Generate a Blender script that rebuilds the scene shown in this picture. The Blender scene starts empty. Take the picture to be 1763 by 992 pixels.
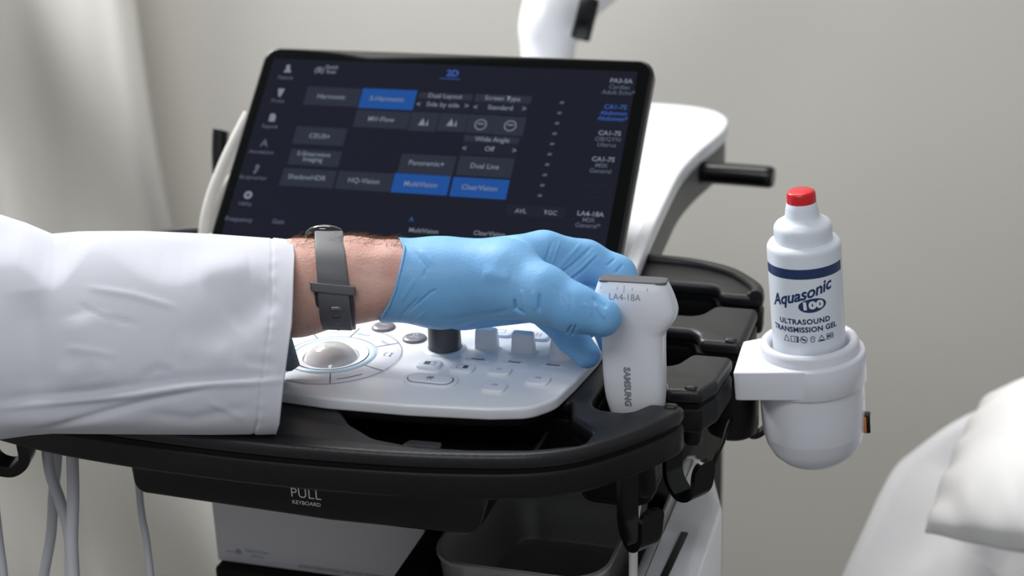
import bpy, bmesh, math, random
import numpy as np
from math import radians, pi, sin, cos
from mathutils import Vector, Matrix
random.seed(4)
S = bpy.context.scene
COL = S.collection

# ------------------------------------------------------------ camera
W, H, FPX = 1763, 992, 2760.0
PITCH, ROLL = radians(21), radians(2)
CF = Vector((0, cos(PITCH), -sin(PITCH)))
_x = Vector((1, 0, 0)); _y = _x.cross(CF)
CR = cos(ROLL)*_x - sin(ROLL)*_y
CU = sin(ROLL)*_x + cos(ROLL)*_y
CC = Vector((0, 0, 1.5))
cam = bpy.data.objects.new('camera', bpy.data.cameras.new('camera'))
COL.objects.link(cam)
m = Matrix((CR, CU, -CF)).transposed().to_4x4(); m.translation = CC
cam.matrix_world = m
cam.data.sensor_width = 36; cam.data.lens = FPX/W*36
cam.data.clip_start = 0.05
cam.data.dof.use_dof = True
cam.data.dof.focus_distance = 1.19
cam.data.dof.aperture_fstop = 5.0
S.camera = cam

# ------------------------------------------------------------ world, light, exposure
S.view_settings.view_transform = 'Standard'
S.view_settings.look = 'None'
S.view_settings.exposure = 0.0
S.view_settings.gamma = 1
S.view_settings.use_curve_mapping = False
wd = bpy.data.worlds.new('world'); S.world = wd; wd.use_nodes = True
wd.node_tree.nodes['Background'].inputs[0].default_value = (0.93, 0.96, 1.0, 1)
wd.node_tree.nodes['Background'].inputs[1].default_value = 0.36
def area(name, loc, target, sx, sy, power, col=(1, 1, 1)):
    l = bpy.data.lights.new(name, 'AREA'); l.shape = 'RECTANGLE'; l.size = sx; l.size_y = sy
    l.energy = power; l.color = col
    o = bpy.data.objects.new(name, l); COL.objects.link(o); o.location = loc
    o.rotation_euler = (Vector(target)-Vector(loc)).to_track_quat('-Z', 'Y').to_euler()
    return o
area('ceiling_light_rear', (-0.25, 1.95, 2.65), (-0.25, 1.85, 0), 1.2, 0.6, 20, (1, 0.985, 0.96))
area('added_key_light_rear', (-0.85, 2.15, 2.05), (0.0, 1.1, 1.0), 0.40, 0.35, 30, (0.98, 0.99, 1))  # added lamp, no window here; throws the hand's shadow right and forward
area('ceiling_light_front', (-0.6, -0.2, 2.65), (-0.4, 0.4, 0.6), 1.2, 0.6, 15, (0.97, 0.98, 1))

# ------------------------------------------------------------ frames: the machine stands turned 17.5 degrees
YAW = radians(17.5)
AU = Vector((cos(YAW), -sin(YAW), 0)); AV = Vector((sin(YAW), cos(YAW), 0)); AZ = Vector((0, 0, 1))
def ray(px, py): return CF + CR*((px-W/2)/FPX) - CU*((py-H/2)/FPX)
def at(px, py, d): return CC + ray(px, py)*d
def on(px, py, z):
    r = ray(px, py); return CC + r*((z-CC.z)/r.z)
TB = Vector((-0.142715, 1.149036, 1.008))
def L(u, v, z): return TB + AU*(u/1000) + AV*(v/1000) + AZ*(z-1.008)     # u, v in mm, z in metres
def uvof(p): q = p-TB; return q.dot(AU)*1000, q.dot(AV)*1000
def onuv(px, py, z): return uvof(on(px, py, z))
def proj(p):
    q = p-CC; z = q.dot(CF)
    return W/2+FPX*q.dot(CR)/z, H/2-FPX*q.dot(CU)/z
def frame(o, x, y, z):
    m = Matrix((x, y, z)).transposed().to_4x4(); m.translation = o; return m
MACH = frame(Vector((TB.x, TB.y, 0)), AU, AV, AZ)     # local metres: x = U, y = V, z = height
def MZ(z): return MACH @ Matrix.Translation((0, 0, z))

# ------------------------------------------------------------ materials
def lin(c): return tuple(((x/255)/12.92 if x/255 <= .04045 else ((x/255+.055)/1.055)**2.4) for x in c)
def mat(name, rgb, rough=.5, spec=.5, emit=None, es=1, noise=0, nscale=60, bump=0, bscale=300, coat=0, sss=0, trans=0, metal=0, srgb=True, tint=None, weave=False):
    m = bpy.data.materials.new(name); m.use_nodes = True
    nt = m.node_tree; b = nt.nodes['Principled BSDF']
    c = lin(rgb) if srgb else rgb
    b.inputs['Base Color'].default_value = (*c, 1)
    b.inputs['Roughness'].default_value = rough
    b.inputs['Specular IOR Level'].default_value = spec
    b.inputs['Metallic'].default_value = metal
    if coat: b.inputs['Coat Weight'].default_value = coat; b.inputs['Coat Roughness'].default_value = .08
    if trans: b.inputs['Transmission Weight'].default_value = trans
    if sss:
        b.inputs['Subsurface Weight'].default_value = sss; b.inputs['Subsurface Radius'].default_value = (1, .35, .2); b.inputs['Subsurface Scale'].default_value = .006
    if emit is not None:
        b.inputs['Emission Color'].default_value = (*lin(emit), 1); b.inputs['Emission Strength'].default_value = es
    tc = nt.nodes.new('ShaderNodeTexCoord')
    if noise:
        n = nt.nodes.new('ShaderNodeTexNoise'); n.inputs['Scale'].default_value = nscale; n.inputs['Detail'].default_value = 5
        nt.links.new(tc.outputs['Object'], n.inputs['Vector'])
        mx = nt.nodes.new('ShaderNodeMix'); mx.data_type = 'RGBA'
        c2 = lin(tint) if tint else tuple(x*(1-noise) for x in c)
        mx.inputs[6].default_value = (*c, 1); mx.inputs[7].default_value = (*c2, 1)
        rp = nt.nodes.new('ShaderNodeMapRange'); rp.inputs[1].default_value = .35; rp.inputs[2].default_value = .7
        nt.links.new(n.outputs[0], rp.inputs[0]); nt.links.new(rp.outputs[0], mx.inputs[0]); nt.links.new(mx.outputs[2], b.inputs['Base Color'])
    if bump:
        n = nt.nodes.new('ShaderNodeTexNoise'); n.inputs['Scale'].default_value = bscale; n.inputs['Detail'].default_value = 4
        if weave:
            n = nt.nodes.new('ShaderNodeTexWave'); n.inputs['Scale'].default_value = bscale; n.inputs['Distortion'].default_value = 1.5
        nt.links.new(tc.outputs['Object'], n.inputs['Vector'])
        bp = nt.nodes.new('ShaderNodeBump'); bp.inputs['Strength'].default_value = bump; bp.inputs['Distance'].default_value = .001
        nt.links.new(n.outputs[0], bp.inputs['Height']); nt.links.new(bp.outputs[0], b.inputs['Normal'])
    return m
M = dict(
 white=mat('white_gloss_plastic', (230, 232, 237), .22, .5, noise=.02, nscale=5),
 key=mat('white_key_plastic', (228, 231, 238), .38, .4, noise=.02, nscale=9),
 knobw=mat('pale_grey_plastic', (240, 242, 246), .4, noise=.02),
 warm=mat('warmer_white_plastic', (222, 224, 231), .28, noise=.03, nscale=8),
 probe=mat('probe_white_plastic', (226, 228, 234), .33, noise=.02, nscale=20),
 black=mat('black_plastic', (27, 27, 30), .36, .4, noise=.2, nscale=30, bump=.25, bscale=900),
 band=mat('black_side_plastic', (15, 15, 17), .45, .3, bump=.3, bscale=1200, noise=.2),
 glossb=mat('gloss_black_plastic', (12, 12, 14), .22, .4, noise=.2),
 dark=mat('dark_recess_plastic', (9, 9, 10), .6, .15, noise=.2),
 bezel=mat('bezel_glass_black', (3, 4, 4), .08, .15, noise=.1),
 bezside=mat('monitor_back_dark', (14, 17, 17), .3, noise=.1),
 grey=mat('grey_plastic', (104, 104, 103), .5, noise=.1, nscale=8),
 greyk=mat('dark_grey_key', (112, 110, 118), .3, noise=.08),
 knobd=mat('dark_knob', (76, 77, 81), .35, noise=.1),
 ink=mat('dark_ink', (70, 78, 98), .5, noise=.05),
 inkl=mat('light_ink', (150, 165, 195), .5, noise=.05),
 inkw=mat('white_ink', (200, 203, 205), .5, noise=.05),
 inkg=mat('grey_ink', (140, 142, 150), .5, noise=.05),
 inkb=mat('navy_ink', (28, 54, 98), .45, noise=.12, nscale=90),
 glow=mat('pale_blue_light_ring', (205, 228, 240), .4, emit=(120, 200, 235), es=.08, noise=.03),
 ball=mat('trackball_resin', (213, 214, 214), .08, .6, coat=.6, noise=.02),
 skin=mat('skin', (214, 176, 162), .55, .35, noise=.1, nscale=38, tint=(198, 148, 136), bump=.5, bscale=500, sss=.1),
 hair=mat('arm_hair', (120, 92, 62), .6, noise=.2),
 glove=mat('nitrile_glove', (124, 180, 226), .45, .3, noise=.05, nscale=25, tint=(112, 170, 220), bump=.22, bscale=420, sss=.05),
 coat=mat('coat_cotton', (190, 192, 200), .85, .15, noise=.02, nscale=30, bump=.08, bscale=900),
 scrub=mat('grey_teal_fabric', (140, 156, 164), .85, .1, noise=.15, nscale=200, bump=.4, bscale=900),
 strap=mat('grey_silicone', (98, 98, 103), .5, .35, noise=.05, bump=.1),
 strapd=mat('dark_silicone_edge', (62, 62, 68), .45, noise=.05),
 steel=mat('steel', (190, 190, 192), .22, metal=1, noise=.05),
 wglass=mat('watch_glass', (12, 13, 15), .05, .6, coat=1, noise=.05),
 red=mat('red_plastic', (214, 22, 30), .3, noise=.06, nscale=50),
 bottle=mat('bottle_plastic', (226, 232, 240), .33, noise=.02, nscale=20),
 cable=mat('grey_cable', (186, 187, 192), .45, noise=.05),
 cablew=mat('white_cable', (212, 210, 203), .45, noise=.04),
 wall=mat('wall_paint', (232, 229, 221), .8, .2, noise=.03, nscale=2, bump=.1, bscale=200),
 floor=mat('vinyl_floor', (120, 116, 110), .4, noise=.15, nscale=12),
 curtain=mat('curtain_cloth', (214, 212, 205), .9, .1, noise=.03, nscale=10, bump=.3, bscale=500),
 sheet=mat('bed_linen', (238, 238, 240), .9, .1, noise=.02, nscale=20, bump=.3, bscale=600),
 pillow=mat('pillow_linen', (233, 232, 231), .9, .1, noise=.02, nscale=20, bump=.3, bscale=600),
 card=mat('white_card', (186, 185, 190), .6, noise=.04, nscale=8),
 scrbg=mat('screen_background', (1, 1, 2), .08, .12, emit=(25, 27, 39), es=1, noise=.05),
 tile=mat('screen_tile_grey', (1, 1, 2), .08, .12, emit=(42, 47, 60), es=1, noise=.05),
 tile2=mat('screen_tile_dark', (1, 1, 2), .08, .12, emit=(30, 33, 45), es=1, noise=.05),
 tileb=mat('screen_tile_blue', (1, 2, 4), .08, .12, emit=(30, 76, 146), es=1, noise=.05),
 txt=mat('screen_text_light', (10, 10, 10), .2, .3, emit=(116, 124, 137), es=1, noise=.05),
 txtd=mat('screen_text_dim', (10, 10, 10), .2, .3, emit=(78, 86, 102), es=1, noise=.05),
 txtb=mat('screen_text_blue', (10, 10, 20), .2, .3, emit=(42, 82, 160), es=1, noise=.05),
 lens=mat('probe_lens_rubber', (78, 80, 84), .5, noise=.05),
 orange=mat('orange_plastic', (214, 120, 60), .4, noise=.1),
 inside=mat('warmer_inner_dark', (70, 84, 104), .5, noise=.1),
)
# clear smoky bin
mb_ = mat('smoky_clear_plastic', (200, 200, 198), .18, .6, trans=.75, noise=.05); M['bin'] = mb_

# ------------------------------------------------------------ object helpers
BASE = {}
def base_of(o):
    while o is not None and o.parent is not None: o = o.parent
    return o
def obj(name, me, mt, parent=None, smooth=True, angle=40, **props):
    """links mesh me (vertices in world metres) as one object under parent"""
    if isinstance(me, bmesh.types.BMesh):
        b = me; me = bpy.data.meshes.new(name); b.to_mesh(me); b.free()
    if mt is not None:
        mts = mt if isinstance(mt, (list, tuple)) else [mt]
        for k in mts: me.materials.append(k)
    root = base_of(parent)
    if root is not None: me.transform(Matrix.Translation(-Vector(BASE[root.name])))
    if smooth:
        me.polygons.foreach_set('use_smooth', [True]*len(me.polygons))
        try: me.set_sharp_from_angle(angle=radians(angle))
        except Exception: pass
    me.update()
    o = bpy.data.objects.new(name, me); COL.objects.link(o)
    if parent is not None: o.parent = parent
    else:
        # put the origin at the base of the mesh
        vs = [v.co for v in me.vertices]
        if vs:
            c = Vector(((min(v.x for v in vs)+max(v.x for v in vs))/2, (min(v.y for v in vs)+max(v.y for v in vs))/2, min(v.z for v in vs)))
            me.transform(Matrix.Translation(-c)); o.location = c; BASE[o.name] = tuple(c)
    for k, v in props.items(): o[k] = v
    return o
def thing(name, loc, label, cat, group=None):
    o = bpy.data.objects.new(name, None); COL.objects.link(o); o.location = loc; o.empty_display_size = .05
    o['label'] = label; o['category'] = cat
    if group: o['group'] = group
    BASE[o.name] = tuple(loc); return o

def fillet(pts, seg=7):
    """pts: (x, y, r) polygon -> rounded polygon"""
    out = []; n = len(pts)
    for i, p in enumerate(pts):
        x, y = p[0], p[1]; r = p[2] if len(p) > 2 else 0
        a = Vector((pts[i-1][0]-x, pts[i-1][1]-y)); b = Vector((pts[(i+1) % n][0]-x, pts[(i+1) % n][1]-y))
        if r <= 0 or a.length < 1e-9 or b.length < 1e-9: out.append((x, y)); continue
        la, lb = a.length, b.length; a.normalize(); b.normalize()
        ang = a.angle(b)
        if ang > pi-.02: out.append((x, y)); continue
        t = min(r/math.tan(ang/2), la*.49, lb*.49); rr = t*math.tan(ang/2)
        c = Vector((x, y))+(a+b).normalized()*(rr/sin(ang/2))
        s = Vector((x, y))+a*t-c; e = Vector((x, y))+b*t-c
        a0 = math.atan2(s.y, s.x); a1 = math.atan2(e.y, e.x)
        d = (a1-a0+pi) % (2*pi)-pi
        for k in range(seg+1):
            th = a0+d*k/seg; out.append((c.x+rr*cos(th), c.y+rr*sin(th)))
    return out
def sgn_area(p): return sum(p[i-1][0]*p[i][1]-p[i][0]*p[i-1][1] for i in range(len(p)))/2
def curve_mesh(cu):
    o = bpy.data.objects.new('tmp', cu); COL.objects.link(o)
    dg = bpy.context.evaluated_depsgraph_get(); dg.update()
    me = bpy.data.meshes.new_from_object(o.evaluated_get(dg))
    bpy.data.objects.remove(o); bpy.data.curves.remove(cu)
    return me
def plate(outer, z0, z1, bev=0, holes=(), mtx=None, res=3):
    """extruded outline with holes and rounded rims; coordinates in metres; returns mesh"""
    cu = bpy.data.curves.new('c', 'CURVE'); cu.dimensions = '2D'; cu.fill_mode = 'BOTH'
    loops = [outer]+list(holes)
    for k, lp in enumerate(loops):
        a = sgn_area(lp)
        if (k == 0) == (a > 0): lp = lp[::-1]        # outer clockwise, holes counter-clockwise
        sp = cu.splines.new('POLY'); sp.points.add(len(lp)-1)
        for i, p in enumerate(lp): sp.points[i].co = (p[0], p[1], 0, 1)
        sp.use_cyclic_u = True
    cu.bevel_depth = bev; cu.bevel_resolution = res; cu.extrude = max((z1-z0)/2-bev, 0); cu.offset = -bev
    me = curve_mesh(cu)
    bm = bmesh.new(); bm.from_mesh(me); bpy.data.meshes.remove(me)
    bmesh.ops.remove_doubles(bm, verts=bm.verts, dist=1e-6)
    bmesh.ops.translate(bm, verts=bm.verts, vec=(0, 0, (z0+z1)/2))
    bmesh.ops.recalc_face_normals(bm, faces=bm.faces)
    if mtx is not None: bmesh.ops.transform(bm, matrix=mtx, verts=bm.verts)
    me = bpy.data.meshes.new('m'); bm.to_mesh(me); bm.free(); return me
def mm(pts): return [tuple([p[0]/1000, p[1]/1000]+[q/1000 for q in p[2:]]) for p in pts]
def rrect(cx, cy, w, h, r, seg=6):
    return fillet([(cx-w/2, cy-h/2, r), (cx+w/2, cy-h/2, r), (cx+w/2, cy+h/2, r), (cx-w/2, cy+h/2, r)], seg)
def ellipse(cx, cy, a, b, n=40): return [(cx+a*cos(2*pi*k/n), cy+b*sin(2*pi*k/n)) for k in range(n)]
def join(meshes, mats=None):
    """joins meshes; mats: material slot per mesh"""
    bm = bmesh.new()
    for i, me in enumerate(meshes):
        n0 = len(bm.faces); bm.from_mesh(me); bm.faces.ensure_lookup_table()
        for f in bm.faces[n0:]: f.material_index = mats[i] if mats else 0
        bpy.data.meshes.remove(me)
    out = bpy.data.meshes.new('j'); bm.to_mesh(out); bm.free(); return out
def box(cx, cy, cz, sx, sy, sz, mtx=None, bev=0, seg=3):
    bm = bmesh.new(); bmesh.ops.create_cube(bm, size=1, matrix=Matrix.Translation((cx, cy, cz)) @ Matrix.Diagonal((sx, sy, sz, 1)))
    if bev: bmesh.ops.bevel(bm, geom=bm.edges[:], offset=bev, segments=seg, profile=.5, affect='EDGES', clamp_overlap=True)
    if mtx is not None: bmesh.ops.transform(bm, matrix=mtx, verts=bm.verts)
    me = bpy.data.meshes.new('b'); bm.to_mesh(me); bm.free(); return me
def mesh_from(v, f):
    me = bpy.data.meshes.new('m'); me.from_pydata([tuple(x) for x in v], [], [tuple(x) for x in f]); me.update(); return me
def lathe(prof, n=64, mtx=None, cap=True):
    """prof: list of (r, z) bottom to top or any order"""
    v = []; f = []
    for r, z in prof:
        for k in range(n): v.append((r*cos(2*pi*k/n), r*sin(2*pi*k/n), z))
    for i in range(len(prof)-1):
        for k in range(n):
            k2 = (k+1) % n; f.append((i*n+k, i*n+k2, (i+1)*n+k2, (i+1)*n+k))
    bm = bmesh.new(); me = mesh_from(v, f); bm.from_mesh(me)
    bmesh.ops.remove_doubles(bm, verts=bm.verts, dist=1e-6)
    if cap: bmesh.ops.holes_fill(bm, edges=[e for e in bm.edges if e.is_boundary], sides=0)
    bmesh.ops.recalc_face_normals(bm, faces=bm.faces)
    if mtx is not None: bmesh.ops.transform(bm, matrix=mtx, verts=bm.verts)
    bm.to_mesh(me); bm.free(); return me
def smooth_path(pts, n=8):
    P = [Vector(p) for p in pts]; out = []
    for i in range(len(P)-1):
        p0 = P[max(i-1, 0)]; p1 = P[i]; p2 = P[i+1]; p3 = P[min(i+2, len(P)-1)]
        for k in range(n):
            t = k/n
            out.append(.5*((2*p1)+(p2-p0)*t+(2*p0-5*p1+4*p2-p3)*t*t+(3*p1-p0-3*p2+p3)*t**3))
    out.append(P[-1]); return out
def sweep(path, section, up=None, caps=True, scale=None):
    """section: 2D loop (a along side, b along normal) swept along the path"""
    n = len(section); v = []; f = []; prev = None
    for i, p in enumerate(path):
        t = (path[min(i+1, len(path)-1)]-path[max(i-1, 0)]).normalized()
        if up is not None: s = t.cross(up).normalized() if prev is None or True else prev
        else:
            if prev is None: s = t.cross(Vector((0.3, .1, 1))).normalized()
            else: s = (prev-t*prev.dot(t)).normalized()
        prev = s; b = s.cross(t).normalized(); k = scale(i/(len(path)-1)) if scale else 1
        for (x, y) in section: v.append(p+s*(x*k)+b*(y*k))
    for i in range(len(path)-1):
        for k in range(n):
            k2 = (k+1) % n; f.append((i*n+k, i*n+k2, (i+1)*n+k2, (i+1)*n+k))
    if caps: f.append(tuple(range(n))[::-1]); f.append(tuple(range((len(path)-1)*n, len(path)*n)))
    bm = bmesh.new(); me = mesh_from(v, f); bm.from_mesh(me); bmesh.ops.recalc_face_normals(bm, faces=bm.faces); bm.to_mesh(me); bm.free()
    return me
def tube(pts, r, n=14, sm=8, **k): return sweep(smooth_path(pts, sm), [(r*cos(2*pi*i/n), r*sin(2*pi*i/n)) for i in range(n)], **k)
def text(s, size, mtx, align='CENTER', shear=0, bold=0, depth=0, space=1, ya='CENTER'):
    cu = bpy.data.curves.new('t', 'FONT'); cu.body = s; cu.size = size; cu.align_x = align; cu.align_y = ya
    cu.shear = shear; cu.offset = bold; cu.extrude = depth; cu.space_character = space; cu.resolution_u = 3
    me = curve_mesh(cu); me.materials.clear(); me.transform(mtx); return me
def flat(outline, mtx, z=0):
    me = mesh_from([(x, y, z) for x, y in outline], [tuple(range(len(outline)))]); me.transform(mtx); return me
def quadline(a, b, w, mtx, z=0):
    a = Vector(a[:2]); b = Vector(b[:2]); d = (b-a).normalized(); nn = Vector((-d.y, d.x))*w/2
    return flat([a+nn, a-nn, b-nn, b+nn], mtx, z)
def ringflat(cx, cy, r0, r1, mtx, z=0, a0=0, a1=2*pi, n=64):
    v = []; f = []
    for k in range(n+1):
        th = a0+(a1-a0)*k/n
        v += [(cx+r0*cos(th), cy+r0*sin(th), z), (cx+r1*cos(th), cy+r1*sin(th), z)]
    for k in range(n): f.append((2*k, 2*k+1, 2*k+3, 2*k+2))
    me = mesh_from(v, f); me.transform(mtx); return me

# ------------------------------------------------------------ signed distance fields -> mesh (surface nets)
def surface_nets(f, origin, h):
    neg = f < 0
    nx, ny, nz = f.shape
    c = neg[:-1, :-1, :-1].astype(np.int8)
    cnt = np.zeros((nx-1, ny-1, nz-1), np.int8)
    for dx in (0, 1):
        for dy in (0, 1):
            for dz in (0, 1): cnt += neg[dx:nx-1+dx, dy:ny-1+dy, dz:nz-1+dz]
    act = (cnt > 0) & (cnt < 8)
    idx = -np.ones(act.shape, np.int64); ii = np.argwhere(act); idx[act] = np.arange(len(ii))
    acc = np.zeros((len(ii), 3)); num = np.zeros(len(ii))
    i, j, k = ii.T
    corners = [(a, b, d) for a in (0, 1) for b in (0, 1) for d in (0, 1)]
    for p in corners:
        for ax in range(3):
            if p[ax] == 0:
                q = list(p); q[ax] = 1
                fa = f[i+p[0], j+p[1], k+p[2]]; fb = f[i+q[0], j+q[1], k+q[2]]
                m = (fa < 0) != (fb < 0); t = np.where(m, fa/np.where(m, fa-fb, 1), 0)
                for d in range(3):
                    acc[:, d] += np.where(m, p[d]+(t if d == ax else 0), 0)
                num += m
    V = (ii+acc/num[:, None])*h+np.array(origin)
    Q = []
    for ax in range(3):
        o1, o2 = [(1, 2), (2, 0), (0, 1)][ax]
        sl = [slice(None)]*3; sh = [slice(None)]*3; sl[ax] = slice(0, -1); sh[ax] = slice(1, None)
        e = np.argwhere(neg[tuple(sl)] != neg[tuple(sh)])
        e = e[(e[:, o1] > 0) & (e[:, o2] > 0) & (e[:, o1] < f.shape[o1]-1) & (e[:, o2] < f.shape[o2]-1)]
        s = neg[tuple(e.T)]
        def g(a, b):
            q = e.copy(); q[:, o1] -= a; q[:, o2] -= b; return idx[tuple(q.T)]
        q = np.stack([g(1, 1), g(0, 1), g(0, 0), g(1, 0)], 1)
        q[~s] = q[~s][:, ::-1]; Q.append(q)
    return V, np.concatenate(Q)
def cone(P, a, b, ra, rb):
    """rounded cone distance (approx) P: (...,3)"""
    a = np.array(a); b = np.array(b); d = b-a; L2 = d@d
    t = np.clip(((P-a)@d)/L2, 0, 1)
    return np.linalg.norm(P-a-t[..., None]*d, axis=-1)-(ra+(rb-ra)*t)
def smin(a, b, k):
    h = np.clip(.5+.5*(b-a)/k, 0, 1); return b+(a-b)*h-k*h*(1-h)
# view-aligned millimetres: x right, y down, z away, all along the camera axes but real lengths
def nd(px, py, d): return np.array(((px-W/2)/FPX*d, (py-H/2)/FPX*d, d))*1000
def nr(rpx, d): return rpx/FPX*d*1000
def toworld(V):
    R = np.array(CR); U_ = np.array(CU); F_ = np.array(CF)
    return np.array(CC)+(V[:, :1]*R-V[:, 1:2]*U_+V[:, 2:]*F_)/1000
def grid(lo, hi, h):
    ax = [np.arange(lo[i], hi[i]+h, h) for i in range(3)]
    return np.stack(np.meshgrid(*ax, indexing='ij'), -1)
def relax(V, Q, it=2, lam=.5):
    for _ in range(it):
        acc = np.zeros_like(V); n = np.zeros(len(V))
        for a, b in ((0, 1), (1, 2), (2, 3), (3, 0)):
            np.add.at(acc, Q[:, a], V[Q[:, b]]); np.add.at(acc, Q[:, b], V[Q[:, a]])
            np.add.at(n, Q[:, a], 1); np.add.at(n, Q[:, b], 1)
        V = V+lam*(acc/n[:, None]-V)
    return V
def vnormals(V, Q):
    n = np.cross(V[Q[:, 2]]-V[Q[:, 0]], V[Q[:, 3]]-V[Q[:, 1]]); out = np.zeros_like(V)
    for k in range(4): np.add.at(out, Q[:, k], n)
    return out/np.maximum(np.linalg.norm(out, axis=1, keepdims=True), 1e-9)
def refine(V, Q):
    E = np.sort(np.stack([Q, np.roll(Q, -1, 1)], -1).reshape(-1, 2), 1)
    U_, inv = np.unique(E, axis=0, return_inverse=True); inv = inv.reshape(len(Q), 4); n = len(V); m = len(U_)
    W_ = np.concatenate([V, V[U_].mean(1), V[Q].mean(1)]); c = n+m+np.arange(len(Q)); e = n+inv
    return W_, np.concatenate([np.stack([Q[:, k], e[:, k], c, e[:, k-1]], 1) for k in range(4)])
def segdist(X, Y, a, b):
    a = np.array(a, float); b = np.array(b, float); d = b-a
    t = np.clip(((X-a[0])*d[0]+(Y-a[1])*d[1])/(d@d), 0, 1)
    return np.hypot(X-a[0]-t*d[0], Y-a[1]-t*d[1]), t
def creases(V, Q, lines):
    """lines: (points, width_px, amp_mm) displacement on the side that faces the camera side"""
    X = W/2+FPX*V[:, 0]/V[:, 2]; Y = H/2+FPX*V[:, 1]/V[:, 2]
    N = vnormals(V, Q); face = np.clip(-(N*V).sum(1)/np.linalg.norm(V, axis=1)*2.2, 0, 1)
    D = np.zeros(len(V))
    for ln_ in lines:
        pts, w, amp = ln_[:3]; gate = 1.0 if len(ln_) < 4 else np.clip((V[:, 2]-ln_[3])/6, 0, 1)
        best = np.full(len(V), 1e9); tt = np.zeros(len(V)); n = len(pts)-1
        for i in range(n):
            d, t = segdist(X, Y, pts[i], pts[i+1]); m = d < best; best = np.where(m, d, best); tt = np.where(m, (i+t)/n, tt)
        D += gate*amp*np.exp(-(best/w)**2)*np.clip(1.15-np.abs(2*tt-1)**3, 0, 1)
    return V+N*(D*face)[:, None]

# ============================================================ room
me = box(0.3, 2.475, 1.3, 5.2, .12, 2.6); obj('wall_back', me, M['wall'], kind='structure', smooth=False)
me = box(0.3, .75, -.05, 5.2, 3.7, .1); obj('floor', me, M['floor'], kind='structure', smooth=False)

# curtain on the left
def make_curtain():
    x0, x1 = -1.55, -0.50; nx, nz = 150, 60; v = []; f = []
    for j in range(nz+1):
        z = .06+2.3*j/nz
        for i in range(nx+1):
            s = i/nx; edge = x1+.045*(1-z/2.4)*3-.10
            x = x0+(edge-x0)*s
            w = .030*sin(s*30+.8*sin(z*2.1))+.010*sin(s*61+z*1.7)+.020*sin((z*9+s*16))*(.4+.6*s)
            v.append((x, 2.32+w, z))
    for j in range(nz):
        for i in range(nx):
            a = j*(nx+1)+i; f.append((a, a+1, a+nx+2, a+nx+1))
    me = mesh_from(v, f)
    o = obj('curtain', me, M['curtain'], label='pale grey cloth curtain hanging in soft folds at the left of the room', category='curtain')
    md = o.modifiers.new('s', 'SOLIDIFY'); md.thickness = .003
make_curtain()

# ============================================================ ultrasound machine
mach = thing('ultrasound_machine', (TB.x, TB.y, 0), 'white and black wheeled ultrasound machine with tilted dark touch screen and trackball console', 'ultrasound machine')

# --- console tray outline (machine millimetres)
OUT_A = [(-197, 297, 60), (180, 297, 4), (240, 291, 40), (284, 268, 30), (303, 236, 16), (304, 218, 4),
         (267, 218, 6), (262, 238, 12), (200, 238, 14), (200, 166, 14), (258, 166, 14), (268, 192, 8), (304, 192, 5),
         (303, 114, 5), (269, 114, 6), (264, 134, 12), (204, 134, 14), (204, 61, 14), (258, 61, 14), (268, 88, 8), (301, 88, 6),
         (297, 40, 10), (288, 18, 5), (262, 15, 5), (257, 34, 12), (214, 36, 14), (214, -27, 14), (243, -27, 12), (255, -9, 8), (281, -7, 6), (280.5, -16)]
FRONT = [(280, -19), (270, -38), (252, -64), (226, -92), (194, -110), (150, -121), (105, -128), (46, -133), (-20, -135), (-111, -132), (-193, -123), (-262, -104), (-303, -68), (-321, -10), (-324, 60)]
OUT_B = [(-324, 62), (-321, 222, 40), (-300, 268, 30), (-256, 291, 40)]
def outline(inset=0):
    a = fillet(mm(OUT_A), 6); a = a[:-1]
    fr = [(p.x/1000, p.y/1000) for p in smooth_path([(x, y, 0) for x, y in FRONT], 6)]
    return a+fr+fillet(mm(OUT_B), 6)[1:]
RECM = mm(fillet([(26, -20, 3), (34, -66, 10), (52, -90, 18), (78, -108, 22), (110, -113, 30), (150, -109, 30), (190, -100, 20), (224, -84, 12), (226, -64, 12), (205, -44, 10), (198, -20, 3)]))

tray = obj('console_tray', plate(outline(), .9860, .998, .0045, [RECM], MZ(0)), M['black'], mach, label='black console tray with probe holder slots along its right side')
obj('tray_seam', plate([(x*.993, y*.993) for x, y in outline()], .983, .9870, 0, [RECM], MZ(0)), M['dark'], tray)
obj('tray_band', plate(outline(), .9628, .9845, .004, [RECM], MZ(0)), M['band'], tray)
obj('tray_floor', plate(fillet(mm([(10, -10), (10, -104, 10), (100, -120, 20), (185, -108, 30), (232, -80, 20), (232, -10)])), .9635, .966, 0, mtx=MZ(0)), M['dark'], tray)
obj('recess_divider', box(.187, -.075, .975, .0035, .06, .020, MACH, .001), M['band'], tray)
obj('tray_tab', plate(fillet(mm([(96, -106, 2), (100, -96, 3), (124, -95, 3), (126, -104, 2)])), .985, .993, .001, mtx=MZ(0)), M['band'], tray)
# raised lips at the slot mouths
for (u0, v0, u1, v1) in ((268, 218, 302, 219), (270, 114, 301, 115), (262, 17, 287, 19), (256, -9.5, 279, -8)):
    s = 1 if v0 != -9.5 else -1
    me = box((u1-7.5)/1000, (v1+4.2*s)/1000, .9972, .010, .0075, .0058, MACH, .0026, 4)
    obj('slot_lip', me, M['black'], tray)
for sg in (1, -1):
    q = [(-8+sg*x, y) for x, y in ((172, 289), (215, 288), (246, 283), (274, 270), (292, 252), (304, 234), (306, 218))]
    obj('back_lip', tube([L(x, y, .9975) for x, y in q], .0058), M['black'], tray)
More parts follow.
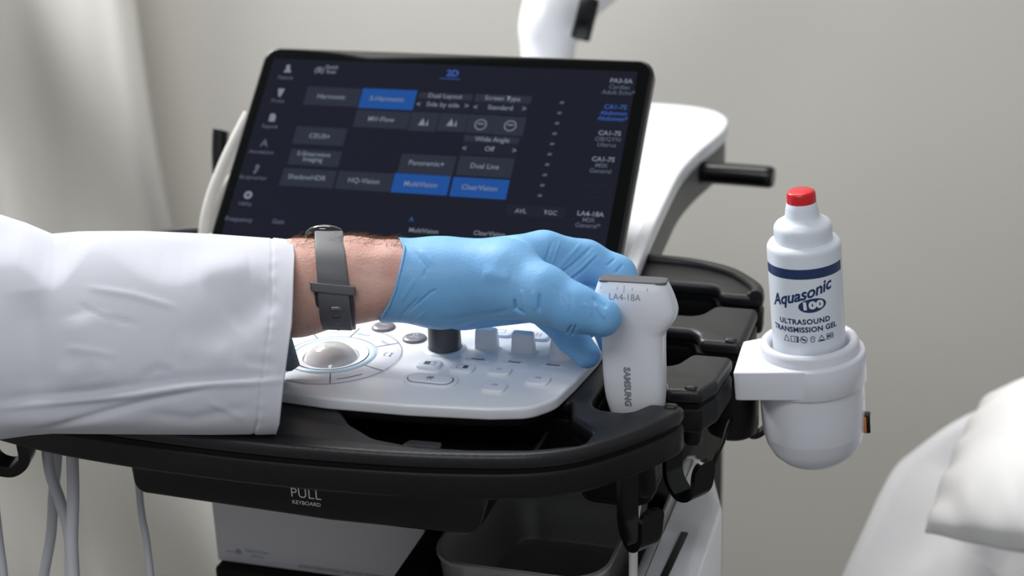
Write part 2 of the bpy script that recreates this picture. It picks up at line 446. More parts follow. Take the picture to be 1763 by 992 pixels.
# dark walls inside the probe slots
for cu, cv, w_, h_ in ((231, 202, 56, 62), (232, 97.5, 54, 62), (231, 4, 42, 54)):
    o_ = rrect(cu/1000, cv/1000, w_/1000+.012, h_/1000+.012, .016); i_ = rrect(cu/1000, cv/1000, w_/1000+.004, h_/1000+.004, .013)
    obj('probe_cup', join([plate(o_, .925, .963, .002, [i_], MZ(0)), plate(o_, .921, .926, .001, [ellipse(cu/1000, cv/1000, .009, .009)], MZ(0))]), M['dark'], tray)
# round clamp bodies under the right rim
for px_, py_, zt, zb, rr in ((1262, 696, .965, .915, .021), (1193, 735, .957, .93, .0075), (1110, 822, .957, .93, .009)):
    u_, v_ = onuv(px_, py_, (zt+zb)/2)
    obj('holder_boss', lathe([(.0, zb), (rr*.8, zb), (rr*.97, zb+.003), (rr, zb+.008), (rr, zt), (0, zt)], 40, MACH @ Matrix.Translation((u_/1000, v_/1000, 0))), M['band'], tray)

# --- keyboard drawer
dm = frame(L(0, -112, 0), AU, AZ, -AV)     # local x = U, y = height, z = towards the user
dr = obj('keyboard_drawer', plate(fillet([(-.121, .963), (-.119, .9315, .010), (.040, .9275, .05), (.153, .930, .014), (.163, .963)]), -.20, .0, .003, mtx=dm), M['glossb'], mach)
obj('drawer_lettering', join([text('PULL', .0108, dm @ Matrix.Translation((.0225, .9478, .0003)), space=1.05), text('KEYBOARD', .0044, dm @ Matrix.Translation((.0225, .9402, .0003)), bold=.00003)]), M['inkw'], dr, label='pale lettering PULL KEYBOARD')
for u_ in (-.085, -.055, .118):
    obj('drawer_foot', box(u_, .9268+(.0018 if u_ < 0 else .001), -.02, .018, .004, .012, dm, .001), M['glossb'], dr)

# --- control panel (white)
PZ = 1.008
PAN = [(-200, -62, 25), (-100, -72, 30), (-12, -71, 40), (27, -74, 60), (89, -72, 60), (150, -65, 30), (178, -57, 26), (192, -38, 30), (198, 0, 30), (203, 45, 20), (204, 150, 30), (200, 222, 12),
       (-214, 222, 12), (-220, 150, 30), (-218, 10, 40), (-212, -40, 26)]
TBHOLE = ellipse(0, 0, .0290, .0290, 56)
pan = obj('control_panel', plate(fillet(mm(PAN), 8), .998, PZ, .0025, [TBHOLE], MZ(0), res=4), M['white'], mach, label='white glossy control panel with keys and knobs')
obj('panel_underside', plate([(x*.985, y*.975) for x, y in fillet(mm(PAN), 8)], .9915, .999, .002, mtx=MZ(0)), M['dark'], pan)
PT = MZ(PZ)
def pm(u, v, dz=0, rot=0): return PT @ Matrix.Translation((u/1000, v/1000, dz)) @ Matrix.Rotation(radians(rot), 4, 'Z')
# trackball
prof = [(.0295, -.004), (.0300, .0006), (.0312, .0014), (.0328, .0015), (.0345, .0010), (.0352, .0002)]
obj('light_ring', lathe(prof, 72, pm(0, 0), cap=False), M['glow'], pan)
bs = [(.0252*cos(a), .0252*sin(a)) for a in [radians(-50+140*k/24) for k in range(25)]]; bs[-1] = (0, .0252)
obj('trackball', lathe(bs, 64, pm(0, 0, -.0150)), M['ball'], pan)
obj('trackball_socket', lathe([(.0292, .001), (.0225, -.001), (.0222, -.003), (.0222, -.012)], 56, pm(0, 0), cap=False), M['key'], pan)
segs = [ringflat(0, 0, .0551, .0556, pm(0, 0, .00075), n=96), ringflat(0, 0, .0358, .0361, pm(0, 0, .00075), n=96)]
obj('ring_key', lathe([(.0362, -.0005), (.0364, .0006), (.0540, .0006), (.0555, -.0004)], 96, pm(0, 0), cap=False), M['key'], pan, label='round white key ring around the trackball')
for a in (-118, -90+22, -22, 12+25, 88, 130, 165, 205):
    a = radians(a); segs.append(quadline((.0365*cos(a), .0365*sin(a)), (.0548*cos(a), .0548*sin(a)), .0009, pm(0, 0, .0008)))
for k, (a0, a1, r) in enumerate(((-62, -38, .0480),)):
    segs.append(ringflat(0, 0, r-.0004, r+.0005, pm(0, 0, .0009), a0=radians(a0), a1=radians(a1), n=16))
ICX = pm(44, 10, .0009)
segs += [quadline((-.003, -.003), (-.003, .003), .0004, ICX), quadline((-.003, .003), (-.001, .003), .0004, ICX), quadline((.002, -.003), (.002, .003), .0006, ICX), quadline((.0008, .003), (.0034, .003), .0005, ICX), quadline((.0008, -.003), (.0034, -.003), .0005, ICX), quadline((-.003, -.003), (-.001, -.003), .0004, ICX)]
obj('ring_marking', join(segs), M['ink'], pan)
obj('ring_lettering', join([text('A/B/M', .0045, pm(33, 31, .0009, -38)), text('(B)(Q)', .0045, pm(10, 43, .0009, -8)), text('Exit', .004, pm(-14, 43, .0009, 15))]), M['inkl'], pan)
# keys
def key(u, v, w, h, glyph, r=.0045, hh=.0022, rot=0):
    k = obj('key', plate(rrect(0, 0, w, h, r), -.001, hh, .0011, mtx=pm(u, v, 0, rot)), M['key'], pan)
    obj('key_gap', ringplate(w, h, r, pm(u, v, .0002, rot)), M['inkg'], pan) if False else None
    if glyph: glyph(u, v, hh, rot)
    return k
def marks(name, ms, mt): obj(name, join(ms), mt, pan)
def rect_mark(u, v, z, w, h, t=.0004, rot=0, fill=False):
    m_ = pm(u, v, z, rot); q = [(-w/2, -h/2), (w/2, -h/2), (w/2, h/2), (-w/2, h/2)]
    if fill: return [flat(q, m_)]
    return [quadline(q[i], q[(i+1) % 4], t, m_) for i in range(4)]
z_ = .00235
key(82, -2, .019, .015, None); marks('key_marking', rect_mark(82.5, -2, z_, .0085, .0052)+rect_mark(80.7, -2, z_, .004, .005, fill=True), M['ink'])
key(109, -3, .019, .015, None); marks('key_marking', rect_mark(109, -3, z_, .0085, .0052)+rect_mark(111.4, -3, z_, .0034, .005, fill=True), M['ink'])
key(138, -2, .018, .0145, None); marks('key_marking', [text('P1', .0046, pm(138, -1.5, z_), bold=.00005)], M['inkl'])
key(143, -31, .018, .0165, None); marks('key_marking', [text('P2', .0046, pm(143, -29.5, z_), bold=.00005)], M['inkl'])
key(171, -12, .018, .0165, None); marks('key_marking', [text('P3', .0046, pm(171, -10.5, z_), bold=.00005)], M['inkl'])
key(117, 71, .020, .017, None); marks('key_marking', rect_mark(117, 70, z_, .0075, .0062), M['inkg'])
key(147, 70, .020, .017, None); marks('key_marking', [m2 for k in (-3, 0, 3) for m2 in rect_mark(147+k, 69, z_, .0012, .006)], M['inkg'])
# freeze key
obj('key', plate(rrect(0, 0, .042, .021, .0104, 10), -.001, .0016, .0009, mtx=pm(92.5, -29)), M['key'], pan, label='wide oval key with a snowflake mark')
fz = pm(92.5, -29, .0031)
obj('key', plate(rrect(0, 0, .0345, .0145, .0072, 10), 0, .0029, .0009, mtx=pm(92.5, -29)), M['key'], pan)
def oval_ring(w, h, t, mtx):
    a = rrect(0, 0, w, h, h*.495, 12); b_ = rrect(0, 0, w+2*t, h+2*t, h*.495+t, 12); v = [(x, y, 0) for x, y in a]+[(x, y, 0) for x, y in b_]; n = len(a)
    me = mesh_from(v, [(i, (i+1) % n, n+(i+1) % n, n+i) for i in range(n)]); me.transform(mtx); return me
obj('key_marking', join([oval_ring(.0348, .0148, .0006, pm(92.5, -29, .0019))]+[quadline((-.0034*cos(a), -.0034*sin(a)), (.0034*cos(a), .0034*sin(a)), .0005, fz) for a in (0, pi/3, 2*pi/3)]+[quadline((.0022*cos(a)-.0009*sin(a), .0022*sin(a)+.0009*cos(a)), (.0022*cos(a)+.0009*sin(a), .0022*sin(a)-.0009*cos(a)), .0004, fz) for a in [pi/3*k for k in range(6)]]), M['ink'], pan)
# dark oval keys
for (u, v, t_) in ((53, 45, 'Q'), (20, 62, 'Menu')):
    obj('key', lathe([(.0, -.001), (.0098, -.001), (.0098, .0008), (.0088, .0019), (.006, .0025), (0, .0027)], 40, pm(u, v)), M['greyk'], pan, label='round dark grey key')
    marks('key_marking', ([ringflat(0, 0, .0014, .0021, pm(u, v+2, .0029), n=24), text('Quick', .0034, pm(u, v-2.4, .0029), bold=.00005)] if t_ == 'Q' else [text('Menu', .0034, pm(u, v, .0029), bold=.00005)]), M['inkw'])
# big dark knob
obj('knob', lathe([(0, 0), (.0128, 0), (.0134, .001), (.0134, .002), (.0130, .0035), (.0127, .020), (.0118, .022), (0, .0225)], 48, pm(83, 32)), M['knobd'], pan, label='large dark grey rotary knob')
obj('knob_skirt', lathe([(.0175, .0), (.016, .0012), (.0134, .0014)], 48, pm(83, 32), cap=False), M['white'], pan)
# pale toggle knobs
def blockknob(u, v):
    k = obj('knob', join([loft_box(pm(u, v), .0185, .010, .0165, .0082, .0165)]), M['knobw'], pan, label='pale grey paddle knob')
    obj('knob_recess', plate(rrect(0, 0, .023, .0145, .005), -.001, .0004, .0002, mtx=pm(u, v-.5)), M['knobw'], pan)
def loft_box(mtx, w0, d0, w1, d1, h, r=.0018):
    v = []; f = []; n = None
    lev = [(0, 1.0, 0), (.5, .5, 0), (.93, 0, 0), (1.0, 0, .0007)]
    for t, _, ins in lev:
        w = w0+(w1-w0)*t-2*ins; d = d0+(d1-d0)*t-2*ins; lp = rrect(0, 0, w, d, r, 4); n = len(lp); v += [(x, y, h*t) for x, y in lp]
    for i in range(len(lev)-1):
        for k in range(n): f.append((i*n+k, i*n+(k+1) % n, (i+1)*n+(k+1) % n, (i+1)*n+k))
    f.append(tuple(range((len(lev)-1)*n, len(lev)*n))); me = mesh_from(v, f); me.transform(mtx); return me
blockknob(115, 40); blockknob(145, 39)
obj('knob', lathe([(0, 0), (.0098, 0), (.0098, .0006), (.0088, .002), (.0066, .019), (.0060, .0205), (.0045, .0208), (.0040, .0198), (0, .0198)], 40, pm(175, 37)), M['knobw'], pan, label='tall pale grey round knob')
for u, v, s in ((115, 17, 'Depth'), (144, 18, 'Focus'), (174, 19, 'Zoom')):
    obj('label_pad', plate(rrect(0, 0, .021, .006, .0029), -.001, .0003, .0001, mtx=pm(u, v)), M['key'], pan)
    marks('key_marking', [text(s, .0042, pm(u, v, .0005), bold=.00012)], M['ink'])

# --- touch monitor
TT = radians(43)
SU = AU; SV = AV*cos(TT)+AZ*sin(TT); SN = SU.cross(SV)
SO = at(760, 300, 1.45)
MM = frame(SO, SU, SV, SN)
def suv(px, py):
    r = ray(px, py); p = CC+r*((SO-CC).dot(SN)/r.dot(SN)); q = p-SO; return q.dot(SU), q.dot(SV)
mon = obj('touch_monitor', plate(rrect(-.0160, .0135, .386, .235, .015, 10), -.016, 0, .0035, mtx=MM, res=4), M['bezside'], mach, label='large tilted touch screen with black bezel and lit menu')
obj('bezel', plate(rrect(-.0160, .0135, .3805, .2295, .013, 10), -.001, .0006, .0004, mtx=MM), M['bezel'], mon)
obj('monitor_hinge', box(-.016, -.075, -.04, .16, .06, .05, MM, .01), M['band'], mon)
scr = []; smat = []
def sadd(me, k): scr.append(me); smat.append(k)
SM = [M['scrbg'], M['tile'], M['tile2'], M['tileb'], M['txt'], M['txtd'], M['txtb']]
x0, y1 = suv(478, 108); x1_, _ = suv(1108, 150)
sadd(flat([(-.197, -.093), (.163, -.093), (.163, .117), (-.197, .117)], MM, .0009), 0)
def tile(tl, br, k, z=.0011):
    a = suv(*tl); b_ = suv(*br); sadd(flat([(a[0], b_[1]), (b_[0], b_[1]), (b_[0], a[1]), (a[0], a[1])], MM, z), k)
def stext(s, px, py, size, k=4, bold=.00008, al='CENTER'):
    a = suv(px, py); sadd(text(s, size, MM @ Matrix.Translation((a[0], a[1], .0013)), align=al, bold=bold), k)
for tl, br, k in (((531, 150), (615.5, 185.5), 1), ((626, 153), (711, 191), 3), ((615.5, 190), (701, 224), 1), ((710, 193.5), (750, 228.5), 1), ((759.5, 195.6), (800.7, 229), 1),
                  ((512, 218), (591, 253), 1), ((503, 257), (582.7, 289), 1), ((489.5, 290), (573, 326), 1), ((585, 295), (671.6, 332), 1), ((693, 265.5), (779, 304), 1), ((681, 299), (769.4, 338), 3),
                  ((792.6, 269), (879.7, 308), 1), ((781.7, 305.6), (871, 345), 3), ((723, 160), (807.5, 195), 2), ((819.8, 162.7), (907, 200), 2), ((809, 198), (851, 232), 1), ((858, 201), (900, 235.6), 1),
                  ((800.7, 233.5), (888, 271), 2), ((874, 353), (924.6, 375), 2), ((928.7, 356), (972, 378), 2)): tile(tl, br, k)
for tl, br in (((723, 160), (813, 174)), ((819.8, 162.7), (913.7, 180)), ((800.7, 233.5), (893, 249))): tile(tl, br, 1, .0012)
for s, x, y, sz in (('Harmonic', 571, 168, .0072), ('S-Harmonic', 667, 172, .0072), ('Dual Layout', 767, 167, .0068), ('Side by side', 763, 182, .0068), ('Screen Type', 866, 171, .0068), ('Standard', 862, 187, .0068),
                    ('MV-Flow', 657, 207, .0072), ('Wide Angle', 848, 242, .0068), ('Off', 843, 258, .0068), ('CEUS+', 551, 236, .0072), ('S-Shearwave', 541, 267, .0066), ('Imaging', 539, 276, .0066),
                    ('ShadowHDR', 529, 307, .0072), ('HQ-Vision', 627, 313, .0072), ('Panoramic+', 735, 283, .0072), ('MultiVision', 725, 319, .0072), ('Dual Live', 835, 288, .0072), ('ClearVision', 826, 325, .0072),
                    ('MultiVision', 730, 399, .0062), ('ClearVision', 843, 404, .0062), ('AVL', 897, 365, .0060), ('TGC', 948, 368, .0060)): stext(s, x, y, sz, 4 if sz > .0061 or True else 5, .00006)
for s, x, y in (('<', 721, 181), ('>', 804, 184), ('<', 819, 186), ('>', 903, 189), ('<', 800, 257), ('>', 886, 261)): stext(s, x, y, .0075)
def sring(px, py, r0, r1, k=4, a0=0, a1=2*pi): a = suv(px, py); sadd(ringflat(a[0], a[1], r0, r1, MM, .0013, a0, a1, 28), k)
for x, y in ((828, 216), (879, 218)): sring(x, y, .0048, .0058); a = suv(x, y); sadd(quadline((a[0]-.003, a[1]+.001), (a[0]+.003, a[1]+.001), .0012, MM, .0013), 4)
for x, y in ((730, 211), (779, 212)):
    a = suv(x, y); sadd(flat([(a[0]-.005, a[1]-.004), (a[0]+.002, a[1]-.004), (a[0]-.001, a[1]+.004)], MM, .0013), 4); sadd(flat([(a[0]+.0025, a[1]-.004), (a[0]+.005, a[1]-.004), (a[0]+.004, a[1]+.003)], MM, .0013), 4)
for k in range(10):
    t = k/9; a = suv(968+(930-968)*t, 178+(338-178)*t); sadd(flat([(a[0]-.0022, a[1]-.0012), (a[0]+.0015, a[1]-.0012), (a[0]+.0022, a[1]+.0012), (a[0]-.0015, a[1]+.0012)], MM, .0012), 5)
for (x, y, a_, b_, c_, k) in ((1070, 141, 'PA3-5A', 'Cardiac', 'Adult Echo*', 5), (1060, 186, 'CA1-7S', 'Abdomen', 'Abdomen*', 6), (1050, 231, 'CA1-7S', 'OB/GYN', 'Uterus', 5), (1039, 276, 'CA1-7S', 'MSK', 'General', 5), (1017, 370, 'LA4-18A', 'MSK', 'General*', 5)):
    stext(a_, x, y, .0066, 6 if k == 6 else 4, .00012); stext(b_, x-3, y+10.5, .0062, k if k == 6 else 5, .00008); stext(c_, x-5, y+20, .0062, k if k == 6 else 5, .00008)
stext('EA2-11A', 1026, 322, .0055, 2); stext('OB', 1023, 332, .0055, 2); stext('General', 1020, 341, .0055, 2)
for i, (x, y, s) in enumerate(((497, 120, 'Patient'), (484, 160, 'Probe'), (470, 204, 'Report'), (456, 248, 'Annotation'), (442, 292, 'Bodymarker'), (428, 337, 'Utility'))):
    a = suv(x, y)
    if i in (0,): sadd(flat([(a[0]-.004, a[1]-.004), (a[0]+.004, a[1]-.004), (a[0]+.0015, a[1]+.001), (a[0]-.0015, a[1]+.001)], MM, .0013), 4); sring(x, y-4, 0, .0022)
    elif i == 1: sadd(flat([(a[0]-.0012, a[1]-.005), (a[0]+.0012, a[1]-.005), (a[0]+.0035, a[1]+.004), (a[0]-.0035, a[1]+.004)], MM, .0013), 4)
    elif i == 2: sadd(flat([(a[0]-.0032, a[1]-.0042), (a[0]+.0032, a[1]-.0042), (a[0]+.0032, a[1]+.0018), (a[0]+.001, a[1]+.0045), (a[0]-.0032, a[1]+.0045)], MM, .0013), 4)
    elif i == 3: stext('A', x, y, .011, 5, .0002)
    elif i == 4: sring(x+2, y-4, 0, .0022, 5); sadd(quadline((a[0]-.001, a[1]-.005), (a[0]+.0015, a[1]+.002), .0028, MM, .0013), 5)
    else: sring(x, y, .0016, .0042)
    stext(s, x-5, y+15, .0056, 5, .00005)
stext('Frequency', 412, 379, .0066, 5, .0001); stext('Gain', 480, 383, .0066, 5, .0001)
stext('(B)', 551, 122, .0085, 4); stext('Quick', 572, 117, .0055, 4); stext('Scan', 571, 125, .0055, 4)
stext('2D', 780, 128, .0095, 6, .0003); a = suv(775, 137); sadd(quadline((a[0]-.010, a[1]), (a[0]+.010, a[1]), .0007, MM, .0013), 6)
stext('A', 709, 379, .006, 6)
obj('display', join(scr, smat), SM, mon, smooth=False, label='lit display with dark menu tiles and four blue buttons')

# --- rear deck, handle
DK = [(-214, 205, 10), (198, 205, 10), (191, 290, 60), (183, 400, 60), (180, 500, 60), (188, 580, 60), (199, 640, 30), (196, 690, 30), (165, 738, 40), (100, 757, 60), (-116, 757, 60), (-181, 738, 40), (-212, 690, 30), (-215, 640, 30), (-204, 580, 60), (-196, 500, 60), (-199, 400, 60), (-207, 290, 60)]
DKO = mm(fillet([(q.x, q.y, 8) if 12 < k < 1e9 else (q.x, q.y) for k, q in enumerate([Vector(p[:2]) for p in DK])])) if False else None
_dk = [(p.x/1000, p.y/1000) for p in smooth_path([(198, 205, 0), (194, 250, 0), (189, 320, 0), (184, 400, 0), (180, 490, 0), (184, 560, 0), (193, 625, 0), (196, 668, 0), (190, 705, 0), (168, 736, 0), (125, 753, 0), (60, 757, 0)], 7)]
DKO = _dk+[(-.016-x, y) for x, y in _dk[::-1]]
cx_ = -.008
deck = obj('rear_deck', plate(DKO, 1.004, 1.0165, .004, mtx=MZ(0)), M['white'], mach, label='white rear deck behind the touch screen')
obj('deck_rim', tubering([L(x*1000, y*1000, 1.016) for x, y in DKO], .0055), M['white'], deck) if False else None
obj('deck_side', plate([(cx_+(x-cx_)*.985, y) for x, y in DKO], .965, 1.006, .004, mtx=MZ(0)), M['grey'], deck)
obj('deck_lip', plate(DKO, 1.014, 1.021, .0032, [[(cx_+(x-cx_)*.93, .48+(y-.48)*.955) for x, y in DKO]], mtx=MZ(0)), M['white'], deck)
u_, v_ = onuv(1262, 289, 1.0)
obj('rear_handle', tube([L(120, v_+10, .99), L(205, v_, .993), L(262, v_-4, .993)], .0118, scale=lambda t: 1 if t < .97 else .85), M['glossb'], mach)
hp = [at(380, 300, 1.62), at(379, 262, 1.62), at(380, 232, 1.62), at(381, 225, 1.62)]
obj('rear_handle', tube(hp, .0085), M['glossb'], mach)

# --- display arm behind the touch screen
A0 = [at(944, 200, 1.95), at(943, 90, 1.95), at(948, 45, 1.95), at(975, -5, 1.96), at(1035, -60, 1.98), at(1120, -120, 2.0), at(1260, -210, 2.05)]
rs = .037
arm_ = obj('monitor_arm', sweep(smooth_path(A0, 8), [(rs*cos(2*pi*i/28), rs*.75*sin(2*pi*i/28)) for i in range(28)], scale=lambda t: 1+.30*min(max((t-.15)/.25, 0), 1)), M['white'], mach, label='white curved monitor arm')
obj('arm_column', lathe([(0, .62), (.038, .62), (.038, 1.01), (.036, 1.06), (0, 1.06)], 40, Matrix.Translation((at(944, 200, 1.95).x, at(944, 200, 1.95).y, 0))), M['white'], mach)
p0 = at(999, 66, 1.905); p1 = at(1015, 2, 1.895)
obj('arm_clip', sweep([p0+(p0-p1)*.04, p0, p0.lerp(p1, .5), p1, p1+(p1-p0)*.1], rrect(0, 0, .024, .014, .006), up=CF, scale=lambda t: .8 if t < .02 or t > .98 else 1), M['glossb'], arm_)

# --- pedestal: white side frame, shelf, inner walls
ped = obj('pedestal_side', plate(fillet(mm([(236, -170, 6), (282, -170, 14), (288, 0, 60), (285, 140, 30), (262, 215, 30), (236, 225, 6)])), .10, .842, .012, mtx=MZ(0)), M['white'], mach, label='white side wall of the machine base')
obj('side_groove', box(.262, .03, .8425, .006, .115, .002, MACH @ Matrix.Rotation(radians(-2), 4, 'Z'), .0006), M['band'], ped)
obj('pedestal_back', box(.055, .36, .43, .34, .30, .74, MACH, .01), M['dark'], mach)
obj('shelf', box(.047, .135, .7685, .376, .21, .026, MACH, .004), M['dark'], mach)
obj('pedestal_core', box(.055, .15, .40, .33, .25, .66, MACH, .01), M['white'], mach)
obj('pedestal_foot', box(.06, .15, .055, .36, .44, .07, MACH, .02), M['grey'], mach)
for u_, v_ in ((-.08, -.03), (.20, -.03), (-.08, .32), (.20, .32)):
    obj('caster', lathe([(0, -.012), (.026, -.012), (.030, -.008), (.030, .008), (.026, .012), (0, .012)], 32, MACH @ Matrix.Translation((u_, v_, .031)) @ Matrix.Rotation(pi/2, 4, 'Y')), M['dark'], mach)
obj('console_neck', box(-.01, .20, .93, .30, .14, .05, MACH, .01), M['dark'], mach)
# dark divider beside the white box
obj('shelf_divider', plate(fillet([(-.14, .76), (-.14, .850, .01), (.10, .850, .01), (.10, .76)]), .0, .022, .003, mtx=frame(L(61, 0, 0), AV, AZ, AU)), M['dark'], mach)

# --- cable hooks
def hook(p, out, w=.019, drop=.050, reach=.026, th=.0042, up_=.030, name='cable_hook', pad=1.0):
    """J-shaped strap hanging at p; out = horizontal unit direction it opens to"""
    out = out.normalized(); q = [(0, .006), (0, -.25*drop), (0, -.62*drop), (.12*reach, -.84*drop), (.42*reach, -drop), (.78*reach, -.93*drop), (reach, -.74*drop), (1.06*reach, -.5*drop), (1.12*reach, -drop+up_)]
    path = smooth_path([p+out*a+AZ*b for a, b in q], 5); side = out.cross(AZ)
    v = []; f = []; n = len(path); sec = rrect(0, 0, 1, th, th*.45, 3); ns = len(sec)
    for i, c in enumerate(path):
        t = (path[min(i+1, n-1)]-path[max(i-1, 0)]).normalized(); nn = side.cross(t); s = i/(n-1)
        ww = w*(1+.0*s)*(1 if s < .55 else 1+.30*pad*(s-.55)/.45)
        if s > .9: ww *= max(.35, math.sqrt(max(0, 1-((s-.9)/.1)**2)))
        for x, y in sec: v.append(c+side*(x*ww)+nn*y)
    for i in range(n-1):
        for k in range(ns): f.append((i*ns+k, i*ns+(k+1) % ns, (i+1)*ns+(k+1) % ns, (i+1)*ns+k))
    f.append(tuple(range(ns))[::-1]); f.append(tuple(range((n-1)*ns, n*ns)))
    bm = bmesh.new(); me = mesh_from(v, f); bm.from_mesh(me); bmesh.ops.recalc_face_normals(bm, faces=bm.faces); bm.to_mesh(me); bm.free()
    return obj(name, me, M['glossb'], mach, angle=60)
hook(L(248, -52, .957), AU*.80-AV*.60, w=.017, drop=.050, reach=.024, up_=.036)
hook(L(268, 12, .960), AU*.82-AV*.57, w=.017, drop=.042, reach=.030, up_=.036)
hook(L(-226, -88, .959), -AU*.93-AV*.3, w=.019, drop=.030, reach=.028, up_=.022, th=.009)
pH = at(1281, 690, 1.31); hook(pH, Vector((1, -.2, 0)), w=.010, drop=.030, reach=.018, up_=.010, pad=0)

# ============================================================ left cables
def cable(name, px, r, d, label, mt='cable', group=None, dd=0):
    pts = [at(x, y, d+dd*i/len(px)) for i, (x, y) in enumerate(px)]
    path = smooth_path(pts, 8)
    if name == 'probe_cable':
        e = path[-1]; path += [Vector((e.x, e.y, e.z+(.02-e.z)*k/6)) for k in range(1, 7)]
    o = obj(name, sweep(path, [(r*cos(2*pi*i/14), r*sin(2*pi*i/14)) for i in range(14)]), M[mt]); o['label'] = label; o['category'] = 'cable'
    if group: o['group'] = group
    return o
cable('probe_cable', [(76, 690), (84, 800), (103, 862), (117, 910), (121, 960), (118, 1080)], .0046, 1.27, 'thick grey cable crossing diagonally under the left tray end', group='grey cables hanging left of the machine')
cable('probe_cable', [(100, 690), (98, 790), (92, 850), (88, 920), (74, 1000), (66, 1080)], .0042, 1.30, 'grey cable bending down to the left behind the diagonal one', group='grey cables hanging left of the machine')
cable('probe_cable', [(121, 690), (125, 800), (126, 860), (124, 930), (127, 1000), (130, 1080)], .0048, 1.25, 'straight thick grey cable, rightmost of the left bunch', group='grey cables hanging left of the machine')
cable('probe_cable', [(232, 740), (242, 870), (252, 930), (260, 1000), (266, 1080)], .0030, 1.30, 'thin grey cable hanging alone left of the keyboard drawer', group='grey cables hanging left of the machine')
cable('probe_cable', [(-40, 700), (-16, 820), (-2, 930), (6, 992), (12, 1080)], .0036, 1.27, 'grey cable cut by the left edge of the view', group='grey cables hanging left of the machine')
cable('connector_cable', [(430, 196), (408, 238), (388, 280), (368, 330), (356, 375), (351, 420)], .0062, 1.54, 'white hose curving down beside the left edge of the touch screen', 'cablew')
cable('connector_cable', [(400, 300), (384, 328), (374, 360), (368, 400), (366, 430)], .0030, 1.56, 'thin white lead between the hose and the touch screen', 'cablew')

# ============================================================ bin and box on the shelf
def make_bin():
    o_ = fillet([(-.068, -.10, .03), (.068, -.10, .03), (.068, .10, .03), (-.068, .10, .03)], 10)
    c = L(160, 45, 0); mt = frame(Vector((c.x, c.y, .7822)), AU, AV, AZ)
    n = len(o_); v = []; f = []
    lev = [(.86, 0, 0), (.90, .006, 0), (1.0, .083, 0), (1.02, .085, 0), (1.02, .088, 0), (.985, .088, 0), (.965, .080, 0), (.875, .008, 0), (.84, .004, 0)]
    for s, z, _ in lev: v += [(x*s, y*s, z) for x, y in o_]
    for i in range(len(lev)-1):
        for k in range(n): f.append((i*n+k, i*n+(k+1) % n, (i+1)*n+(k+1) % n, (i+1)*n+k))
    f.append(tuple(range(n))[::-1]); f.append(tuple(range((len(lev)-1)*n, len(lev)*n)))
    me = mesh_from(v, f); me.transform(mt)
    obj('storage_bin', me, M['bin'], label='smoky clear plastic bin on the machine shelf below the tray', category='bin')
make_bin()
bx = thing('cardboard_box', tuple(L(-50, 90, .7816)), 'white carton with small grey print on the shelf under the keyboard drawer', 'box')
fm = frame(L(0, 0, 0), AU, AZ, -AV)
obj('carton', box(-.044, .8245, -.100, .196, .0855, .12, fm, .0015), M['card'], bx)
fmt = frame(L(0, 39.6, 0), AU, AZ, -AV)
a = fmt
obj('print', join([flat(ellipse(-.121, .7935, .003, .0026, 20), a), text('---', .008, a @ Matrix.Translation((-.129, .7935, 0)))]), M['inkg'], bx)
obj('print', text('Nitrile Exam\nGloves', .0044, a @ Matrix.Translation((-.103, .7935, 0))), M['inkl'], bx)
obj('print', text('NON-STERILE SINGLE USE ONLY POWDER FREE', .0042, a @ Matrix.Translation((-.020, .7872, 0)), bold=.00006), M['inkg'], bx)

# ============================================================ gel warmer and bottle
TILT = Matrix.Rotation(radians(-5.2), 4, CF)
WB = L(355.5, 110, 1.0095)
WM = Matrix.Translation(WB) @ TILT @ frame(Vector((0, 0, 0)), AU, AV, AZ)       # z = 0 at the lip
wroot = thing('gel_warmer', tuple(WM @ Vector((0, 0, -.1))), 'white round gel bottle warmer clamped to the right side of the console', 'gel warmer')
def rr(prof, mtx, mt, name, par, n=72, **k): return obj(name, lathe([(a/1000, b/1000) for a, b in prof], n, mtx), mt, par, angle=50, **k)
body = rr([(0, -107.5), (10, -107.3), (19, -105.5), (27, -101.5), (33, -95.5), (37.4, -87), (39.4, -79), (39.9, -77.4), (40.1, -76.5), (40.6, -60), (40.8, -33), (0, -33)], WM, M['warm'], 'warmer_body', wroot)
rr([(40.5, -35.4), (42.4, -35.2), (43.0, -34.2), (42.9, -12), (42.2, -10.2), (40.8, -9.6), (37, -9.6), (34, -20)], WM, M['warm'], 'clamp_ring', wroot)
rr([(37.6, -14), (38.3, -9), (38.2, -3.5), (37.0, -.9), (34.8, 0), (32.3, -.6), (31.0, -2.6), (30.4, -6), (30.2, -40), (0, -40)], WM, M['warm'], 'warmer_lip', wroot)
br = [(-54, -43, 2), (-50, -43.5, 2), (0, -42.9, 0), (30, 0, 0), (0, 42.5, 0), (-30, 28, 10), (-54, 16, 3)]
obj('bracket', plate(fillet(mm(br)), -.0335, -.0098, .0012, mtx=WM), M['warm'], wroot)
sw = obj('power_switch', box(0, 0, 0, .0066, .0070, .0165, WM @ Matrix.Rotation(radians(-2), 4, 'Z') @ Matrix.Translation((.0412, 0, -.072)), .001), M['glossb'], wroot, label='black rocker switch')
obj('switch_side', box(0, 0, 0, .0040, .0030, .013, WM @ Matrix.Rotation(radians(-2), 4, 'Z') @ Matrix.Translation((.0396, -.0046, -.072)), .0006), M['orange'], sw)
obj('switch_mark', ringflat(0, 0, .0007, .0011, WM @ Matrix.Rotation(radians(-8), 4, 'Z') @ Matrix.Translation((.0409, 0, -.049)) @ Matrix.Rotation(pi/2, 4, 'Y'), n=20), M['inkg'], sw)
obj('power_cord', tube([at(1300, 700, 1.30), at(1284, 697, 1.30), at(1268, 706, 1.29), at(1254, 732, 1.28), at(1244, 762, 1.27), at(1233, 788, 1.26), at(1215, 830, 1.27)], .0019), M['band'], wroot)

